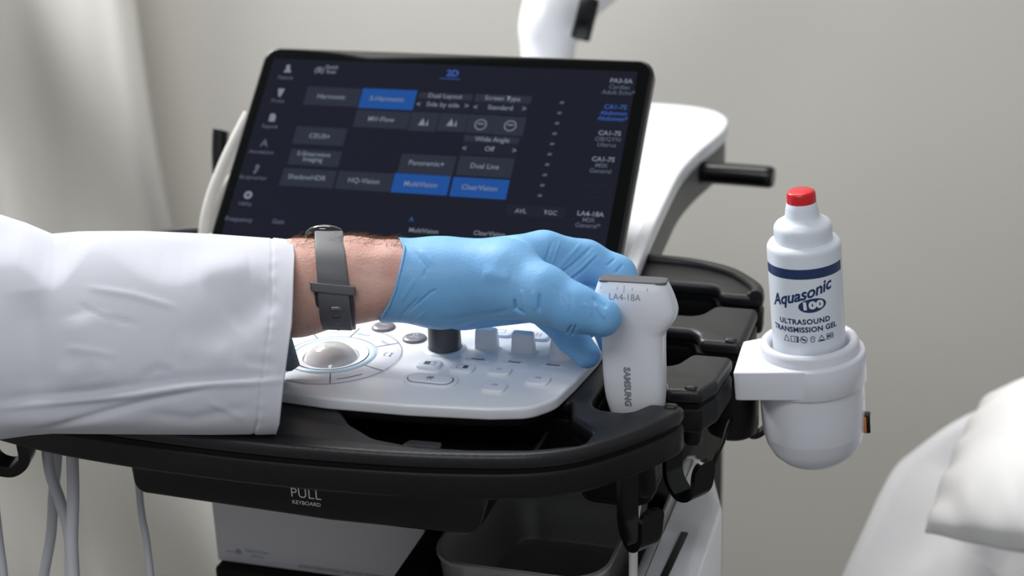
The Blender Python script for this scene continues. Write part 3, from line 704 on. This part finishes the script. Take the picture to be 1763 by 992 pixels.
BT = WM @ Matrix.Translation((0, 0, -.03))
bt = thing('gel_bottle', tuple(WM @ Vector((0, 0, -.038))), 'white squeeze bottle of ultrasound gel with red cap standing in the warmer', 'bottle')
Z0 = 0
rr([(0, -38), (26, -38), (27.6, -36), (28, -33), (28, 77), (27.7, 79), (26.2, 81.5), (22, 82.5), (0, 82.5)], WM, M['bottle'], 'bottle_body', bt)
rr([(0, 81), (21.6, 81), (22, 83), (22, 92), (21.6, 94), (20.2, 96.2), (16.5, 98.5), (13.6, 100), (12.9, 102), (12.2, 107), (11.2, 112), (10.4, 113), (0, 113)], WM, M['bottle'], 'nozzle_cap', bt)
rr([(0, 107.5), (10.9, 107.5), (11.1, 109), (10.9, 118.5), (10.2, 120.3), (8.8, 121.0), (0, 121.2)], WM, M['red'], 'red_cap', bt)
# label printing bent round the body
FACE = math.degrees(math.atan2(*(reversed((lambda q: (q.x, q.y))((WM.to_3x3().inverted() @ (CC-WB)))))))
def bend(me, r, z0, phi0, skew=0):
    th0 = radians(phi0)
    for v in me.vertices:
        x, y = v.co.x, v.co.y; y += skew*x; th = th0+x/r
        v.co = WM @ Vector((r*cos(th), r*sin(th), z0+y))
    return me
def btext(s, size, x, z, rot=0, **k):
    return bend(text(s, size, Matrix.Translation((x, z, 0)) @ Matrix.Rotation(radians(rot), 4, 'Z'), **k), RB, 0, FACE)
RB = .02815
def band(x0, x1, z0, z1, n=48):
    v = []; f = []
    for i in range(n+1):
        x = x0+(x1-x0)*i/n; v += [(x, z0, 0), (x, z1, 0)]
    for i in range(n): f.append((2*i, 2*i+2, 2*i+3, 2*i+1))
    return bend(mesh_from(v, f), RB, 0, FACE)
def ells(x, z, a, b, r=.02817, rot=0, n=40):
    v = [(x, z, 0)]; f = []
    for ring in (.5, 1):
        for k in range(n):
            t = 2*pi*k/n; ex, ez = a*ring*cos(t), b*ring*sin(t); v.append((x+ex*cos(rot)-ez*sin(rot), z+ex*sin(rot)+ez*cos(rot), 0))
    for k in range(n): f.append((0, 1+k, 1+(k+1) % n)); f.append((1+k, 1+n+k, 1+n+(k+1) % n, 1+(k+1) % n))
    return bend(mesh_from(v, f), r, 0, FACE)
lab = [band(-.0400, .0345, .0600, .0678),
       btext('Aquasonic', .0126, -.0058, .0466, 16, shear=.42, bold=.00034, space=.98), ells(.0040, .0385, .0108, .0056, rot=radians(6)),
       btext('ULTRASOUND', .0058, -.0030, .0252, 1, bold=.0002, space=1.12), btext('TRANSMISSION GEL', .0058, -.0035, .0187, 1, bold=.0002, space=1.06)]
obj('label_print', join(lab), M['inkb'], bt, smooth=False)
RB = .0285
obj('label_number', bend(text('100', .0080, Matrix.Translation((.0040, .0386, 0)) @ Matrix.Rotation(radians(4), 4, 'Z') @ Matrix.Diagonal((1.3, 1, 1, 1)), bold=.00055, space=1.1), RB, 0, FACE), M['bottle'], bt, smooth=False)
RB = .02815
def bline(a, b_, w=.0005): return bend(quadline((a[0]-.0055, a[1]), (b_[0]-.0055, b_[1]), w, Matrix()), RB, 0, FACE)
sy = []
def poly(pts): return [bline(pts[i], pts[(i+1) % len(pts)]) for i in range(len(pts))]
zz = .0108
sy += poly([(-.0150, zz-.0022), (-.0100, zz-.0022), (-.0125, zz+.0026)])
sy += poly([(-.0085, zz-.0022), (-.0025, zz-.0022), (-.0025, zz+.0024), (-.0085, zz+.0024)])+[bline((-.0055, zz-.002), (-.0055, zz+.0024)), bline((-.0035, zz-.002), (-.0035, zz+.0024), .0010)]
sy += poly([(.0016+.0027*cos(k*pi/6), zz+.0027*sin(k*pi/6)) for k in range(12)])+[bline((0, zz+.0012), (.003, zz-.0012), .001), bline((0, zz), (.003, zz), .0008)]
sy += poly([(.0083+.0016*cos(k*pi/3), zz-.0008+.0016*sin(k*pi/3)) for k in range(6)])+[bline((.0062, zz+.001), (.0083, zz+.0026)), bline((.0083, zz+.0026), (.0106, zz+.001))]
sy += poly([(.0125, zz-.0022), (.0180, zz-.0022), (.0152, zz+.0026)])+[bline((.0138, zz-.0015), (.0168, zz-.0015), .001)]
sy += poly([(.0196, zz-.0018), (.0252, zz-.0018), (.0252, zz+.0024), (.0196, zz+.0024)])+[btext('MD', .0032, .0169, zz+.0003, bold=.0001)]
obj('label_symbols', join(sy), M['inkb'], bt, smooth=False)

# ============================================================ transducer probe
PRB = L(240.5, 4, 1.089)
PM = Matrix.Translation(PRB) @ Matrix.Rotation(radians(-1.2), 4, AV) @ frame(Vector((0, 0, 0)), AU, AV, AZ)
pr = thing('ultrasound_probe', tuple(PM @ Vector((0, 0, -.125))), 'white linear ultrasound probe gripped upright between gloved thumb and fingers', 'ultrasound probe')
def loft(levels, mtx, n=48, e=3.2):
    v = []; f = []
    for (z, cx, hw, hd) in levels:
        for k in range(n):
            t = 2*pi*k/n; c, s = cos(t), sin(t)
            v.append((cx+hw*math.copysign(abs(c)**(2/e), c), hd*math.copysign(abs(s)**(2/e), s), z))
    for i in range(len(levels)-1):
        for k in range(n): f.append((i*n+k, i*n+(k+1) % n, (i+1)*n+(k+1) % n, (i+1)*n+k))
    f.append(tuple(range(n))[::-1]); f.append(tuple(range((len(levels)-1)*n, len(levels)*n)))
    me = mesh_from(v, f); me.transform(mtx); return me
def mmL(lv): return [(z/1000, a/1000, b/1000, c_/1000) for z, a, b, c_ in lv]
def interp_levels(lv, m=5):
    out = []
    P = [Vector((a, b, c_, d)) for a, b, c_, d in lv]
    for i in range(len(P)-1):
        p0 = P[max(i-1, 0)]; p1 = P[i]; p2 = P[i+1]; p3 = P[min(i+2, len(P)-1)]
        for k in range(m):
            t = k/m; out.append(tuple(.5*((2*p1)+(p2-p0)*t+(2*p0-5*p1+4*p2-p3)*t*t+(3*p1-p0-3*p2+p3)*t**3)))
    out.append(tuple(P[-1])); return out
lv = interp_levels(mmL([(-128, 1, 9, 8), (-118, 1, 14, 9.5), (-108, .4, 18.2, 11), (-99, -.2, 20.8, 12), (-88, -.8, 22.3, 12.6), (-72, -1.0, 23.0, 12.8), (-54, -1.0, 23.1, 12.8), (-44, -.8, 23.2, 12.8), (-39, -.6, 23.9, 12.9), (-34.5, 0, 26.6, 13.1), (-30, .3, 29.4, 13.4), (-25.5, .5, 31.0, 13.5), (-21, .4, 31.2, 13.4), (-14, .2, 29.6, 12.6), (-7, 0, 27.4, 10.4), (-2.2, -.1, 25.6, 8.0), (-.8, -.1, 25.2, 7.3)]))
pb = obj('probe_housing', loft(lv, PM, 64, 3.6), M['probe'], pr, angle=60)
obj('probe_lens', loft(interp_levels(mmL([(-1.4, 0, 25.0, 7.0), (-.4, 0, 24.9, 6.8), (.2, 0, 24.5, 6.2)])), PM, 64, 6), M['lens'], pr, label='dark grey lens strip')
obj('probe_cable', tube([PM @ Vector((.002, 0, -.126)), PM @ Vector((.002, 0, -.16)), at(1092, 900, 1.20), at(1090, 990, 1.22), at(1088, 1120, 1.26)], .0034), M['cablew'], pr)
def yz_front(z):
    for i in range(len(lv)-1):
        if lv[i][0] <= z <= lv[i+1][0]:
            t = (z-lv[i][0])/max(lv[i+1][0]-lv[i][0], 1e-9); return -(lv[i][3]+(lv[i+1][3]-lv[i][3])*t)
    return -.0128
def stick(me, tilt=0):
    """drops flat lettering (x right, y up) on the probe's front"""
    for v in me.vertices:
        x, z = v.co.x, v.co.y; v.co = PM @ Vector((x, yz_front(z)-.0003, z))
    return me
obj('model_marking', stick(text('LA4-18A', .0065, Matrix.Translation((-.0043, -.0102, 0)), bold=-.00003)), M['inkg'], pr, smooth=False)
obj('maker_marking', stick(text('SAMSUNG', .0066, Matrix.Translation((-.0040, -.0800, 0)) @ Matrix.Rotation(-pi/2, 4, 'Z'), bold=.00034, space=1.06)), M['inkg'], pr, smooth=False)
obj('centre_mark', join([stick(quadline((x/1000, -.0068 if x == -5 else -.0052), (x/1000, -.0024 if x == -5 else -.0034), .0004, Matrix())) for x in (-22, -10, -5, 1, 12)]), M['inkg'], pr, smooth=False)

# ============================================================ person: left forearm and hand
def arm_field(P, off=0.0, forearm=True):
    """hand built from tapered limbs, in view millimetres"""
    C = lambda a, b: cone(P, nd(*a[:3]), nd(*b[:3]), nr(a[3], a[2])+off, nr(b[3], b[2])+off)
    g = C((672, 481, 1.19, 69), (760, 486, 1.19, 70))
    g = smin(g, C((672, 480, 1.225, 52), (780, 476, 1.235, 60)), 14)
    g = smin(g, C((760, 488, 1.19, 72), (868, 477, 1.175, 65)), 12)                        # thumb-side palm
    g = smin(g, C((770, 486, 1.225, 66), (915, 462, 1.225, 58)), 12)                       # palm
    g = smin(g, C((770, 470, 1.25, 48), (915, 452, 1.262, 44)), 12)                        # little finger side
    g = smin(g, C((800, 520, 1.225, 46), (905, 516, 1.225, 38)), 10)                       # heel
    th = C((876, 487, 1.168, 59), (932, 506, 1.154, 46))
    th = smin(th, C((932, 506, 1.154, 46), (988, 531, 1.147, 38)), 8)
    th = smin(th, C((988, 531, 1.147, 38), (1037, 547, 1.1435, 31)), 6)
    g = smin(g, th, 9)
    g = smin(g, C((900, 452, 1.205, 48), (938, 434, 1.215, 31)), 8)                        # index knuckle
    ix = C((938, 436, 1.215, 34), (1008, 450, 1.226, 33))
    ix = smin(ix, C((1008, 450, 1.226, 33), (1061, 474, 1.226, 31)), 5)
    ix = smin(ix, C((1061, 474, 1.226, 31), (1078, 520, 1.218, 25)), 5)
    g = smin(g, ix, 6)
    g = smin(g, C((900, 465, 1.210, 40), (975, 474, 1.220, 28)), 6)                        # web between thumb and index
    md = C((925, 470, 1.235, 34), (1000, 490, 1.240, 30))
    md = smin(md, C((1000, 490, 1.240, 30), (1038, 545, 1.228, 25)), 5)
    md = smin(md, C((1038, 545, 1.228, 25), (1052, 592, 1.218, 19)), 5)
    g = smin(g, md, 5)
    rg = C((905, 500, 1.225, 40), (948, 540, 1.205, 27))
    rg = smin(rg, C((948, 540, 1.205, 27), (984, 580, 1.196, 25)), 4)
    rg = smin(rg, C((984, 580, 1.196, 25), (1010, 611, 1.193, 21)), 4)
    g = smin(g, rg, 4)
    pk = C((900, 500, 1.255, 34), (960, 530, 1.250, 24))
    pk = smin(pk, C((960, 530, 1.250, 24), (1010, 560, 1.240, 21)), 4)
    g = smin(g, pk, 4)
    return g
HP = 1.0
lo = nd(640, 360, 1.19); hi = nd(1130, 690, 1.19)
G = grid((lo[0], lo[1], 1085), (hi[0]+6, hi[1]+4, 1310), 1.15)
F0 = arm_field(G)
X_ = W/2+FPX*G[..., 0]/G[..., 2]; Y_ = H/2+FPX*G[..., 1]/G[..., 2]
xe = np.interp(Y_, [380, 400, 408, 416, 426, 450, 500, 530, 552, 575], [655, 668, 682, 692, 697, 693, 681, 668, 652, 640])
flare = 1.2+1.6*np.clip((715-X_)/50, 0, 1)**1.5
inner = F0+3.0-flare*.6
cut = (xe-X_)*.43
Fg = np.maximum(F0-flare, cut)
# keep out of the probe
V, Q = surface_nets(Fg, G[0, 0, 0], 1.15); V = relax(V, Q, 3, .5); V, Q = refine(V, Q); V = relax(V, Q, 2, .5)
CR_ = [  # valleys and ridges, pixel positions on the glove
 ([(951, 415), (940, 450), (950, 468)], 3.2, -.55), ([(964, 415), (948, 462)], 2.5, .4),
 ([(1018, 426), (988, 455), (958, 478)], 3.2, -1.0), ([(1026, 437), (1000, 462), (968, 486)], 3, .7), ([(1030, 440), (1004, 466), (975, 489)], 2.6, -.7),
 ([(1058, 446), (1044, 458)], 2.4, -.7), ([(1072, 456), (1059, 470)], 2.2, -1.0), ([(1000, 420), (975, 447), (955, 470)], 4, .5),
 ([(885, 515), (887, 532), (902, 540)], 3.0, -1.9), ([(929, 505), (928, 536)], 2.8, -1.3), ([(918, 500), (920, 535)], 4, .5), ([(898, 498), (900, 530)], 4, .5),
 ([(948, 490), (962, 502), (972, 528)], 4, -.25), ([(982, 505), (984, 525), (978, 545)], 4, -.2), ([(1004, 522), (1014, 530), (1018, 545)], 4, .4), ([(1023, 523), (1042, 549)], 3.2, .9), ([(1020, 512), (1046, 530)], 5, -.7),
 ([(700, 540), (740, 505), (752, 498)], 2.6, -1.1), ([(682, 552), (722, 512)], 3, -.9), ([(712, 430), (735, 462), (728, 480)], 4, -.7), ([(725, 430), (745, 455)], 4, .5),
 ([(690, 520), (715, 480)], 4, .6), ([(700, 565), (735, 535)], 3, .6), ([(830, 470), (880, 480)], 14, .8), ([(760, 552), (850, 540), (880, 533)], 5, -.8),
 ([(975, 575), (985, 560)], 2, -1.0), ([(985, 578), (992, 560)], 2.2, -.9)]
V = creases(V, Q, [(a_, b_*.85, c_*(1.0 if a_[0][0] < 800 else 1.5))+((1186,) if (a_[0][0] > 940 and a_[0][1] < 470) else ()) for a_, b_, c_ in CR_])
me_glove = mesh_from(toworld(V), Q)

# skin: forearm and the hand within the glove, one surface
lo = nd(-60, 380, 1.2); hi = nd(1130, 640, 1.2)
G = grid((nd(-330, 0, 1.2)[0], nd(0, 370, 1.2)[1], 1110), (hi[0]+6, nd(0, 650, 1.2)[1], 1300), 1.9)
C_ = lambda a, b: cone(G, nd(*a[:3]), nd(*b[:3]), nr(a[3], a[2]), nr(b[3], b[2]))
fa = C_((-290, 520, 1.235, 84), (300, 510, 1.21, 84))
fa = smin(fa, C_((300, 510, 1.21, 84), (508, 497, 1.196, 80)), 8)
fa = smin(fa, C_((508, 497, 1.196, 80), (600, 482, 1.194, 72)), 8)
fa = smin(fa, C_((600, 482, 1.194, 72), (700, 481, 1.19, 66)), 8)
fa = smin(fa, C_((520, 492, 1.215, 76), (700, 479, 1.215, 58)), 12)
hand_in = arm_field(G, -2.4)
fs = smin(fa, hand_in, 6)
V2, Q2 = surface_nets(fs, G[0, 0, 0], 1.9); V2 = relax(V2, Q2, 3, .5)
V2 = creases(V2, Q2, [([(600, 445), (690, 440)], 9, .5), ([(610, 470), (680, 480)], 10, -.5), ([(600, 520), (660, 535)], 12, .5), ([(605, 455), (640, 470)], 3, .3)])
me_skin = mesh_from(toworld(V2), Q2)
pbase = at(590, 570, 1.19)
per = obj('person', me_skin, M['skin'], None, angle=180, label='person in a white coat reaching in from the left with a blue gloved left hand', category='person')
obj('glove', me_glove, M['glove'], per, angle=180, label='light blue nitrile glove')
# rolled bead along the cuff
bead = []
for y in np.linspace(414, 546, 40):
    x = float(np.interp(y, [380, 400, 408, 416, 426, 450, 500, 530, 552, 575], [655, 668, 682, 692, 697, 693, 681, 668, 652, 640]))
    # nearest surface point of the glove at this pixel
    best = None
    px_ = W/2+FPX*V[:, 0]/V[:, 2]; py_ = H/2+FPX*V[:, 1]/V[:, 2]
    m_ = (np.abs(px_-x-2) < 4) & (np.abs(py_-y) < 3)
    if m_.any(): d_ = V[m_][:, 2].min()/1000; bead.append(at(x, y, d_+.0004))
if len(bead) > 6:
    sm_ = [bead[0]]+[(bead[i-1]+bead[i]*2+bead[i+1])/4 for i in range(1, len(bead)-1)]+[bead[-1]]
    obj('glove_bead', sweep(sm_[::2]+[sm_[-1]], [(.0009*cos(2*pi*i/8), .0009*sin(2*pi*i/8)) for i in range(8)]), M['glove'], per)

# hair on the top of the wrist
def hairs():
    v = []; f = []
    N2 = vnormals(V2, Q2); px2 = W/2+FPX*V2[:, 0]/V2[:, 2]; py2 = H/2+FPX*V2[:, 1]/V2[:, 2]
    cand = np.where((px2 > 500) & (px2 < 690) & (N2[:, 1] < -.80) & (V2[:, 2] < 1235))[0]
    rng = np.random.RandomState(3); pick = rng.choice(cand, 1100)
    R_ = np.array(CR); U_ = np.array(CU); F_ = np.array(CF)
    for i in pick:
        p = toworld(V2[i:i+1])[0]; n = N2[i, 0]*R_-N2[i, 1]*U_+N2[i, 2]*F_
        d1 = n*rng.uniform(.15, .6)+R_*rng.uniform(.3, 1.0)+F_*rng.uniform(-.5, .5); d1 /= np.linalg.norm(d1)
        d2 = R_*rng.uniform(.2, 1)+F_*rng.uniform(-.6, .6)-n*rng.uniform(-.1, .5); d2 /= np.linalg.norm(d2)
        ln = rng.uniform(.004, .009); w = .00007
        q = [p, p+d1*ln*.45, p+d1*ln*.75+d2*ln*.25, p+d1*ln*.85+d2*ln*.55]
        s = np.cross(d1, F_); s /= np.linalg.norm(s)+1e-9; b = len(v)
        for k, c in enumerate(q):
            ww = w*(1-.28*k); v += [c-s*ww, c+s*ww, c+np.cross(s, d1)*ww*1.6]
        for k in range(3):
            for a, b2 in ((0, 1), (1, 2), (2, 0)): f.append((b+3*k+a, b+3*k+b2, b+3*k+3+b2, b+3*k+3+a))
    return mesh_from(v, f)
obj('arm_hair', hairs(), M['hair'], per, kind='stuff')

# coat sleeve
def make_sleeve():
    nx, nt = 400, 240
    xt = [-480, -170, -60, 0, 40, 85, 130, 240, 360, 440, 505, 520]; yt = [235, 322, 350, 370, 383, 402, 398, 397, 402, 408, 413, 414]
    xb = [-480, -170, -60, 0, 50, 90, 220, 360, 475, 520]; yb = [812, 778, 765, 757, 750, 747, 748, 749, 748, 748]
    V = np.zeros((nt, nx, 3)); X = np.zeros((nt, nx)); Y = np.zeros((nt, nx))
    for j in range(nt):
        th = 2*pi*j/nt; sy_, cz = -cos(th), -sin(th)        # sy -1 top, cz -1 towards the camera
        e = 2/2.3; sy2 = math.copysign(abs(sy_)**e, sy_); cz2 = math.copysign(abs(cz)**e, cz)
        for i in range(nx):
            s = i/(nx-1)
            yend = 580+168*sy2
            xend = np.interp(yend, [412, 440, 560, 660, 730, 748], [505, 507, 502, 488, 481, 475])
            x = -480+(xend+480)*s
            t_, b_ = np.interp(x, xt, yt), np.interp(x, xb, yb)
            y = (t_+b_)/2+(b_-t_)/2*sy2
            hd = .050+.030*(1-s)**2
            d = 1.172+.040*(1-s)**1.5-.045*max(0, sy2)*0+(-.028*(y-580)/168)
            d = d+hd*cz2
            X[j, i] = x; Y[j, i] = y; V[j, i] = nd(x, y, d)
    idx = lambda j, i: (j % nt)*nx+i
    Q = np.array([(idx(j, i), idx(j, i+1), idx(j+1, i+1), idx(j+1, i)) for j in range(nt) for i in range(nx-1)])
    P = V.reshape(-1, 3)
    ctr = P.mean(0)
    N = vnormals(P, Q)
    if ((P-ctr)*N).sum() < 0: Q = Q[:, ::-1]
    folds = [
     ([(50, 500), (58, 600), (62, 700)], 30, -4.5), ([(140, 540), (160, 650)], 30, 3.0), ([(-40, 520), (-30, 680)], 30, 4),
     ([(470, 480), (380, 560), (300, 640)], 38, -3.0), ([(95, 640), (160, 655), (200, 640)], 20, 2.0),
     ([(150, 495), (230, 508), (305, 530)], 5, .9), ([(135, 525), (180, 545), (240, 560)], 4, -.8), ([(150, 530), (200, 550)], 4, .6), ([(110, 600), (200, 612)], 5, .8),
     ([(-10, 703), (120, 690), (230, 680), (300, 670), (372, 661), (430, 659), (492, 655)], 6, 3.2), ([(60, 738), (160, 715), (260, 690), (368, 668)], 6, -2.2), ([(-10, 690), (150, 676), (300, 654), (480, 645)], 10, -2.6), ([(-10, 725), (100, 724), (250, 722)], 16, 3.0),
     ([(240, 650), (270, 636), (300, 640)], 8, -1.3), ([(400, 560), (470, 500)], 26, -3.0), ([(340, 470), (430, 460)], 26, 2.5), ([(300, 600), (400, 610)], 24, 1.8), ([(420, 620), (480, 630)], 9, -1.1), ([(250, 712), (330, 722), (440, 700)], 10, -1.3),
     ([(355, 690), (420, 722)], 6, 1.0)]
    XX = W/2+FPX*P[:, 0]/P[:, 2]; YY = H/2+FPX*P[:, 1]/P[:, 2]
    yb = np.interp(XX, [-170, 0, 30, 50, 70, 92, 112, 135, 155, 170, 188, 210, 240, 275, 310, 340, 380, 440, 520], [478, 448, 446, 458, 478, 488, 476, 446, 424, 420, 426, 444, 466, 480, 482, 474, 458, 446, 440])
    N = vnormals(P, Q); fc = np.clip(-(N*P).sum(1)/np.linalg.norm(P, axis=1)*3+.5, 0, 1)
    t = np.clip((yb+14-YY)/75, 0, 1); P[:, 2] += 13.5*fc*t*t*(3-2*t)*np.clip((500-XX)/90, .0, 1)
    P = creases(P, Q, folds)
    # hem: stitched turn-up near the cuff
    rng = np.random.RandomState(2)
    N = vnormals(P, Q); xr = X.reshape(-1); yr = Y.reshape(-1)
    xend = np.interp(yr, [412, 440, 560, 660, 730, 748], [505, 507, 502, 488, 481, 475])
    dd = xend-xr
    st = -0.8*np.exp(-((dd-38)/2.2)**2)+.35*(dd < 36)+.35*np.exp(-(dd/3)**2)+.25*np.sin(yr/4.2+1.3*np.sin(yr/23))*np.exp(-((dd-36)/9)**2)+.5*np.sin(yr/19+2)*np.exp(-(dd/14)**2)
    P = P+N*st[:, None]
    me = mesh_from(toworld(P), Q)
    o = obj('coat_sleeve', me, M['coat'], per, angle=180, label='white cotton coat sleeve with a wide stitched hem')
    md = o.modifiers.new('thickness', 'SOLIDIFY'); md.thickness = .0011; md.offset = -1
make_sleeve()
def make_cuff():
    nx, nt = 30, 90; P = []; X = []
    for j in range(nt):
        th = 2*pi*j/nt; sy_, cz = -cos(th), -sin(th)
        for i in range(nx):
            s = i/(nx-1); y = 538+97*sy_; xend = np.interp(y, [440, 560, 578, 627, 636], [455, 490, 502, 516, 500]); x = 300+(xend-300)*s
            P.append(nd(x, y+2*sin(x/15), 1.188+.033*cz))
    Q = np.array([(j % nt*nx+i, j % nt*nx+i+1, (j+1) % nt*nx+i+1, (j+1) % nt*nx+i) for j in range(nt) for i in range(nx-1)])
    o = obj('undershirt_cuff', mesh_from(toworld(np.array(P)), Q), M['scrub'], per, angle=180, label='grey teal inner cuff hanging inside the coat sleeve')
    md = o.modifiers.new('thickness', 'SOLIDIFY'); md.thickness = .001
make_cuff()

# wristwatch
def ring_strap(y0, y1, th0, th1, w_top, w_bot, off, thick, lean=.09, n=80, xc=566, dep=1.2050):
    """band section round the wrist from angle th0 to th1 (0 = top, 90 = camera side, 180 = bottom)"""
    cy, hb = (y0+y1)/2, (y1-y0)/2; path = []
    for k in range(n+1):
        th = radians(th0+(th1-th0)*k/n); c, s = cos(th), sin(th); y = cy-hb*c
        d = dep-.0450*s; path.append((y, d, c, s, k/n))
    v = []; f = []; ns = 16
    for y, d, c, s, t in path:
        x = xc+lean*(y-402); p = nd(x, y, d); nrm = np.array((0, -c, -s)); nrm = nrm/np.linalg.norm(nrm)
        wdt = (w_top+(w_bot-w_top)*t); side = np.array((1, .10*s, 0))
        for a, b_ in rrect(0, 0, wdt, thick, thick*.47, 3): v.append(p+side*a+nrm*(off+b_))
    for i in range(n):
        for k in range(ns): f.append((i*ns+k, i*ns+(k+1) % ns, (i+1)*ns+(k+1) % ns, (i+1)*ns+k))
    if th1-th0 < 359: f.append(tuple(range(ns))); f.append(tuple(range(n*ns, (n+1)*ns))[::-1])
    bm = bmesh.new(); me = mesh_from(toworld(np.array(v)), f); bm.from_mesh(me); bmesh.ops.recalc_face_normals(bm, faces=bm.faces); bm.to_mesh(me); bm.free(); return me
YA, YB = 403, 562
watch = obj('wristwatch', ring_strap(YA, YB, -20, 112, 21.0, 23.0, 1.2, 2.4), M['strap'], per, label='grey silicone strap smartwatch')
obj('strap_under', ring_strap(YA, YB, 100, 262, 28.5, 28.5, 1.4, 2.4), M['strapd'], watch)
obj('strap_tail', ring_strap(YA, YB, 92, 160, 22.4, 23.5, 4.0, 2.2), M['strap'], watch)
kp = obj('strap_keeper', ring_strap(YA, YB, 94.5, 104.5, 33, 33, 3.6, 5.6, n=8), M['strap'], watch, angle=80)
md = kp.modifiers.new('round', 'BEVEL'); md.width = .0018; md.segments = 3; md.limit_method = 'ANGLE'; md.angle_limit = radians(50)
def strap_pt(y, off, dx=0):
    cy, hb = (YA+YB)/2, (YB-YA)/2; c = -(y-cy)/hb; s = math.sqrt(1-c*c); p = nd(566+.09*(y-402)+dx, y, 1.2050-.0450*s)+np.array((0, -c, -s))*off
    n_ = np.array((0, -c, -s)); return Vector(toworld(p[None])[0]), Vector(tuple(toworld((p+n_)[None])[0]-toworld(p[None])[0])).normalized()
for y, w_, hh_, mt_, nm, dx in ((525, .0078, .0032, 'steel', 'buckle_pin', 2), (537, .0058, .0016, 'wglass', 'strap_hole', 2.5), (548, .0052, .0014, 'wglass', 'strap_hole', 3), (557, .0022, .0008, 'wglass', 'strap_hole', 3.5)):
    c, n_ = strap_pt(y, 5.2, dx); xx = CR; yy = n_.cross(xx).normalized()
    obj(nm, plate(rrect(0, 0, w_, hh_, hh_*.48, 5), -.0008, .0006 if nm == 'buckle_pin' else .0003, .0003, mtx=frame(c, xx, yy, n_)), M[mt_], watch)
# watch case on the back of the wrist
cp = Vector(toworld(nd(561, 412, 1.215)[None])[0]); wn = (CU*.93+CF*.36).normalized(); wx = (CR-wn*CR.dot(wn)).normalized(); wm = frame(cp, wx, wn.cross(wx), wn)
obj('watch_case', lathe([(0, 0), (.0150, 0), (.0158, .0015), (.0158, .0035), (.0150, .0050), (.0132, .0064), (.0095, .0074), (.005, .0078), (0, .0079)], 56, wm), M['wglass'], watch, label='round black glass watch case')

# ============================================================ examination bed and pillow on the right
def make_bed():
    b = thing('examination_bed', (1.05, 1.75, 0), 'examination bed under a rumpled white sheet at the right edge of the room', 'bed')
    ny, nxx = 70, 70
    # rails: silhouette (far left), foot of the drop, and the top running right
    sil = [(1380, 1160, 1.62), (1440, 1000, 1.70), (1482, 905, 1.76), (1530, 808, 1.84), (1575, 766, 1.88), (1640, 722, 1.93), (1720, 680, 1.98), (1800, 630, 2.02), (1900, 570, 2.06)]
    sp = smooth_path([at(*p) for p in sil], 10); v = []; f = []; n = len(sp); m = 60
    for i, p in enumerate(sp):
        s = i/(n-1)
        for k in range(m):
            t = k/(m-1)
            if t < .3:                              # drop down the far side
                q = p+Vector((-.02, .05, 0))*(1-t/.3)-AZ*(.45*(1-t/.3))
                q += Vector((.012*sin(s*30), .012*cos(s*25), 0))*(1-t/.3)
            else:
                u = (t-.3)/.7
                q = p+Vector((.62*u, -.10*u, -.035*sin(min(u*2.2, 1)*pi)))
                q.z += .022*sin(s*9+u*6)*min(u*4, 1)+.012*sin(s*23-u*13)*min(u*4, 1)-.03*u
                q.z += (.020*math.exp(-((u-.32+.55*s)/.05)**2)-.022*math.exp(-((u-.42+.55*s)/.06)**2))*min(u*5, 1)
                q.z += .012*math.exp(-((u-.10-.25*s)/.03)**2)
            v.append(q)
    for i in range(n-1):
        for k in range(m-1): f.append((i*m+k, i*m+k+1, (i+1)*m+k+1, (i+1)*m+k))
    o = obj('bed_sheet', mesh_from(v, f), M['sheet'], b, angle=180); md = o.modifiers.new('t', 'SOLIDIFY'); md.thickness = .004
    mdm = Matrix.Translation((1.15, 1.72, .38)) @ Matrix.Rotation(radians(-35), 4, 'Z')
    obj('mattress', box(0.06, 0, -.02, .60, .62, .12, mdm, .03), M['sheet'], b)
    obj('bed_base', box(0.08, .02, -.22, .46, .42, .28, mdm, .02), M['grey'], b)
make_bed()
def make_pillow():
    # corners of the pillow, as points in the room
    A = at(1592, 918, 1.62); B = at(1700, 690, 1.86); Cc = at(1990, 610, 1.80); D = at(1980, 985, 1.50)
    A2 = A; nu = nv = 60; top = []; bot = []
    for i in range(nu):
        for j in range(nv):
            s = i/(nu-1); t = j/(nv-1)
            p = A.lerp(B, t).lerp(D.lerp(Cc, t), s)
            ph = (sin(pi*s)**.42)*(sin(pi*t)**.42) if 0 < s < 1 and 0 < t < 1 else 0
            edge = 1-ph
            nrm = Vector((-.45, -.30, .86)).normalized()
            wr = .0025*sin(s*30+6*t)*math.exp(-((t-.10)/.10)**2)+.004*sin(t*30+s*4)*math.exp(-((s-.06)/.08)**2)
            pull = (sin(pi*t)*.018 if True else 0)
            top.append(p+nrm*(.072*ph+wr)); bot.append(p-nrm*(.045*ph)+nrm*wr*.4)
    v = top+bot; f = []; o_ = nu*nv
    for i in range(nu-1):
        for j in range(nv-1):
            a = i*nv+j; f.append((a, a+nv, a+nv+1, a+1)); f.append((o_+a, o_+a+1, o_+a+nv+1, o_+a+nv))
    bm = bmesh.new(); me = mesh_from(v, f); bm.from_mesh(me); bmesh.ops.remove_doubles(bm, verts=bm.verts, dist=1e-5); bmesh.ops.recalc_face_normals(bm, faces=bm.faces); bm.to_mesh(me); bm.free()
    obj('pillow', me, M['pillow'], None, angle=180, label='plump white pillow leaning on the sheeted bed', category='pillow')
make_pillow()
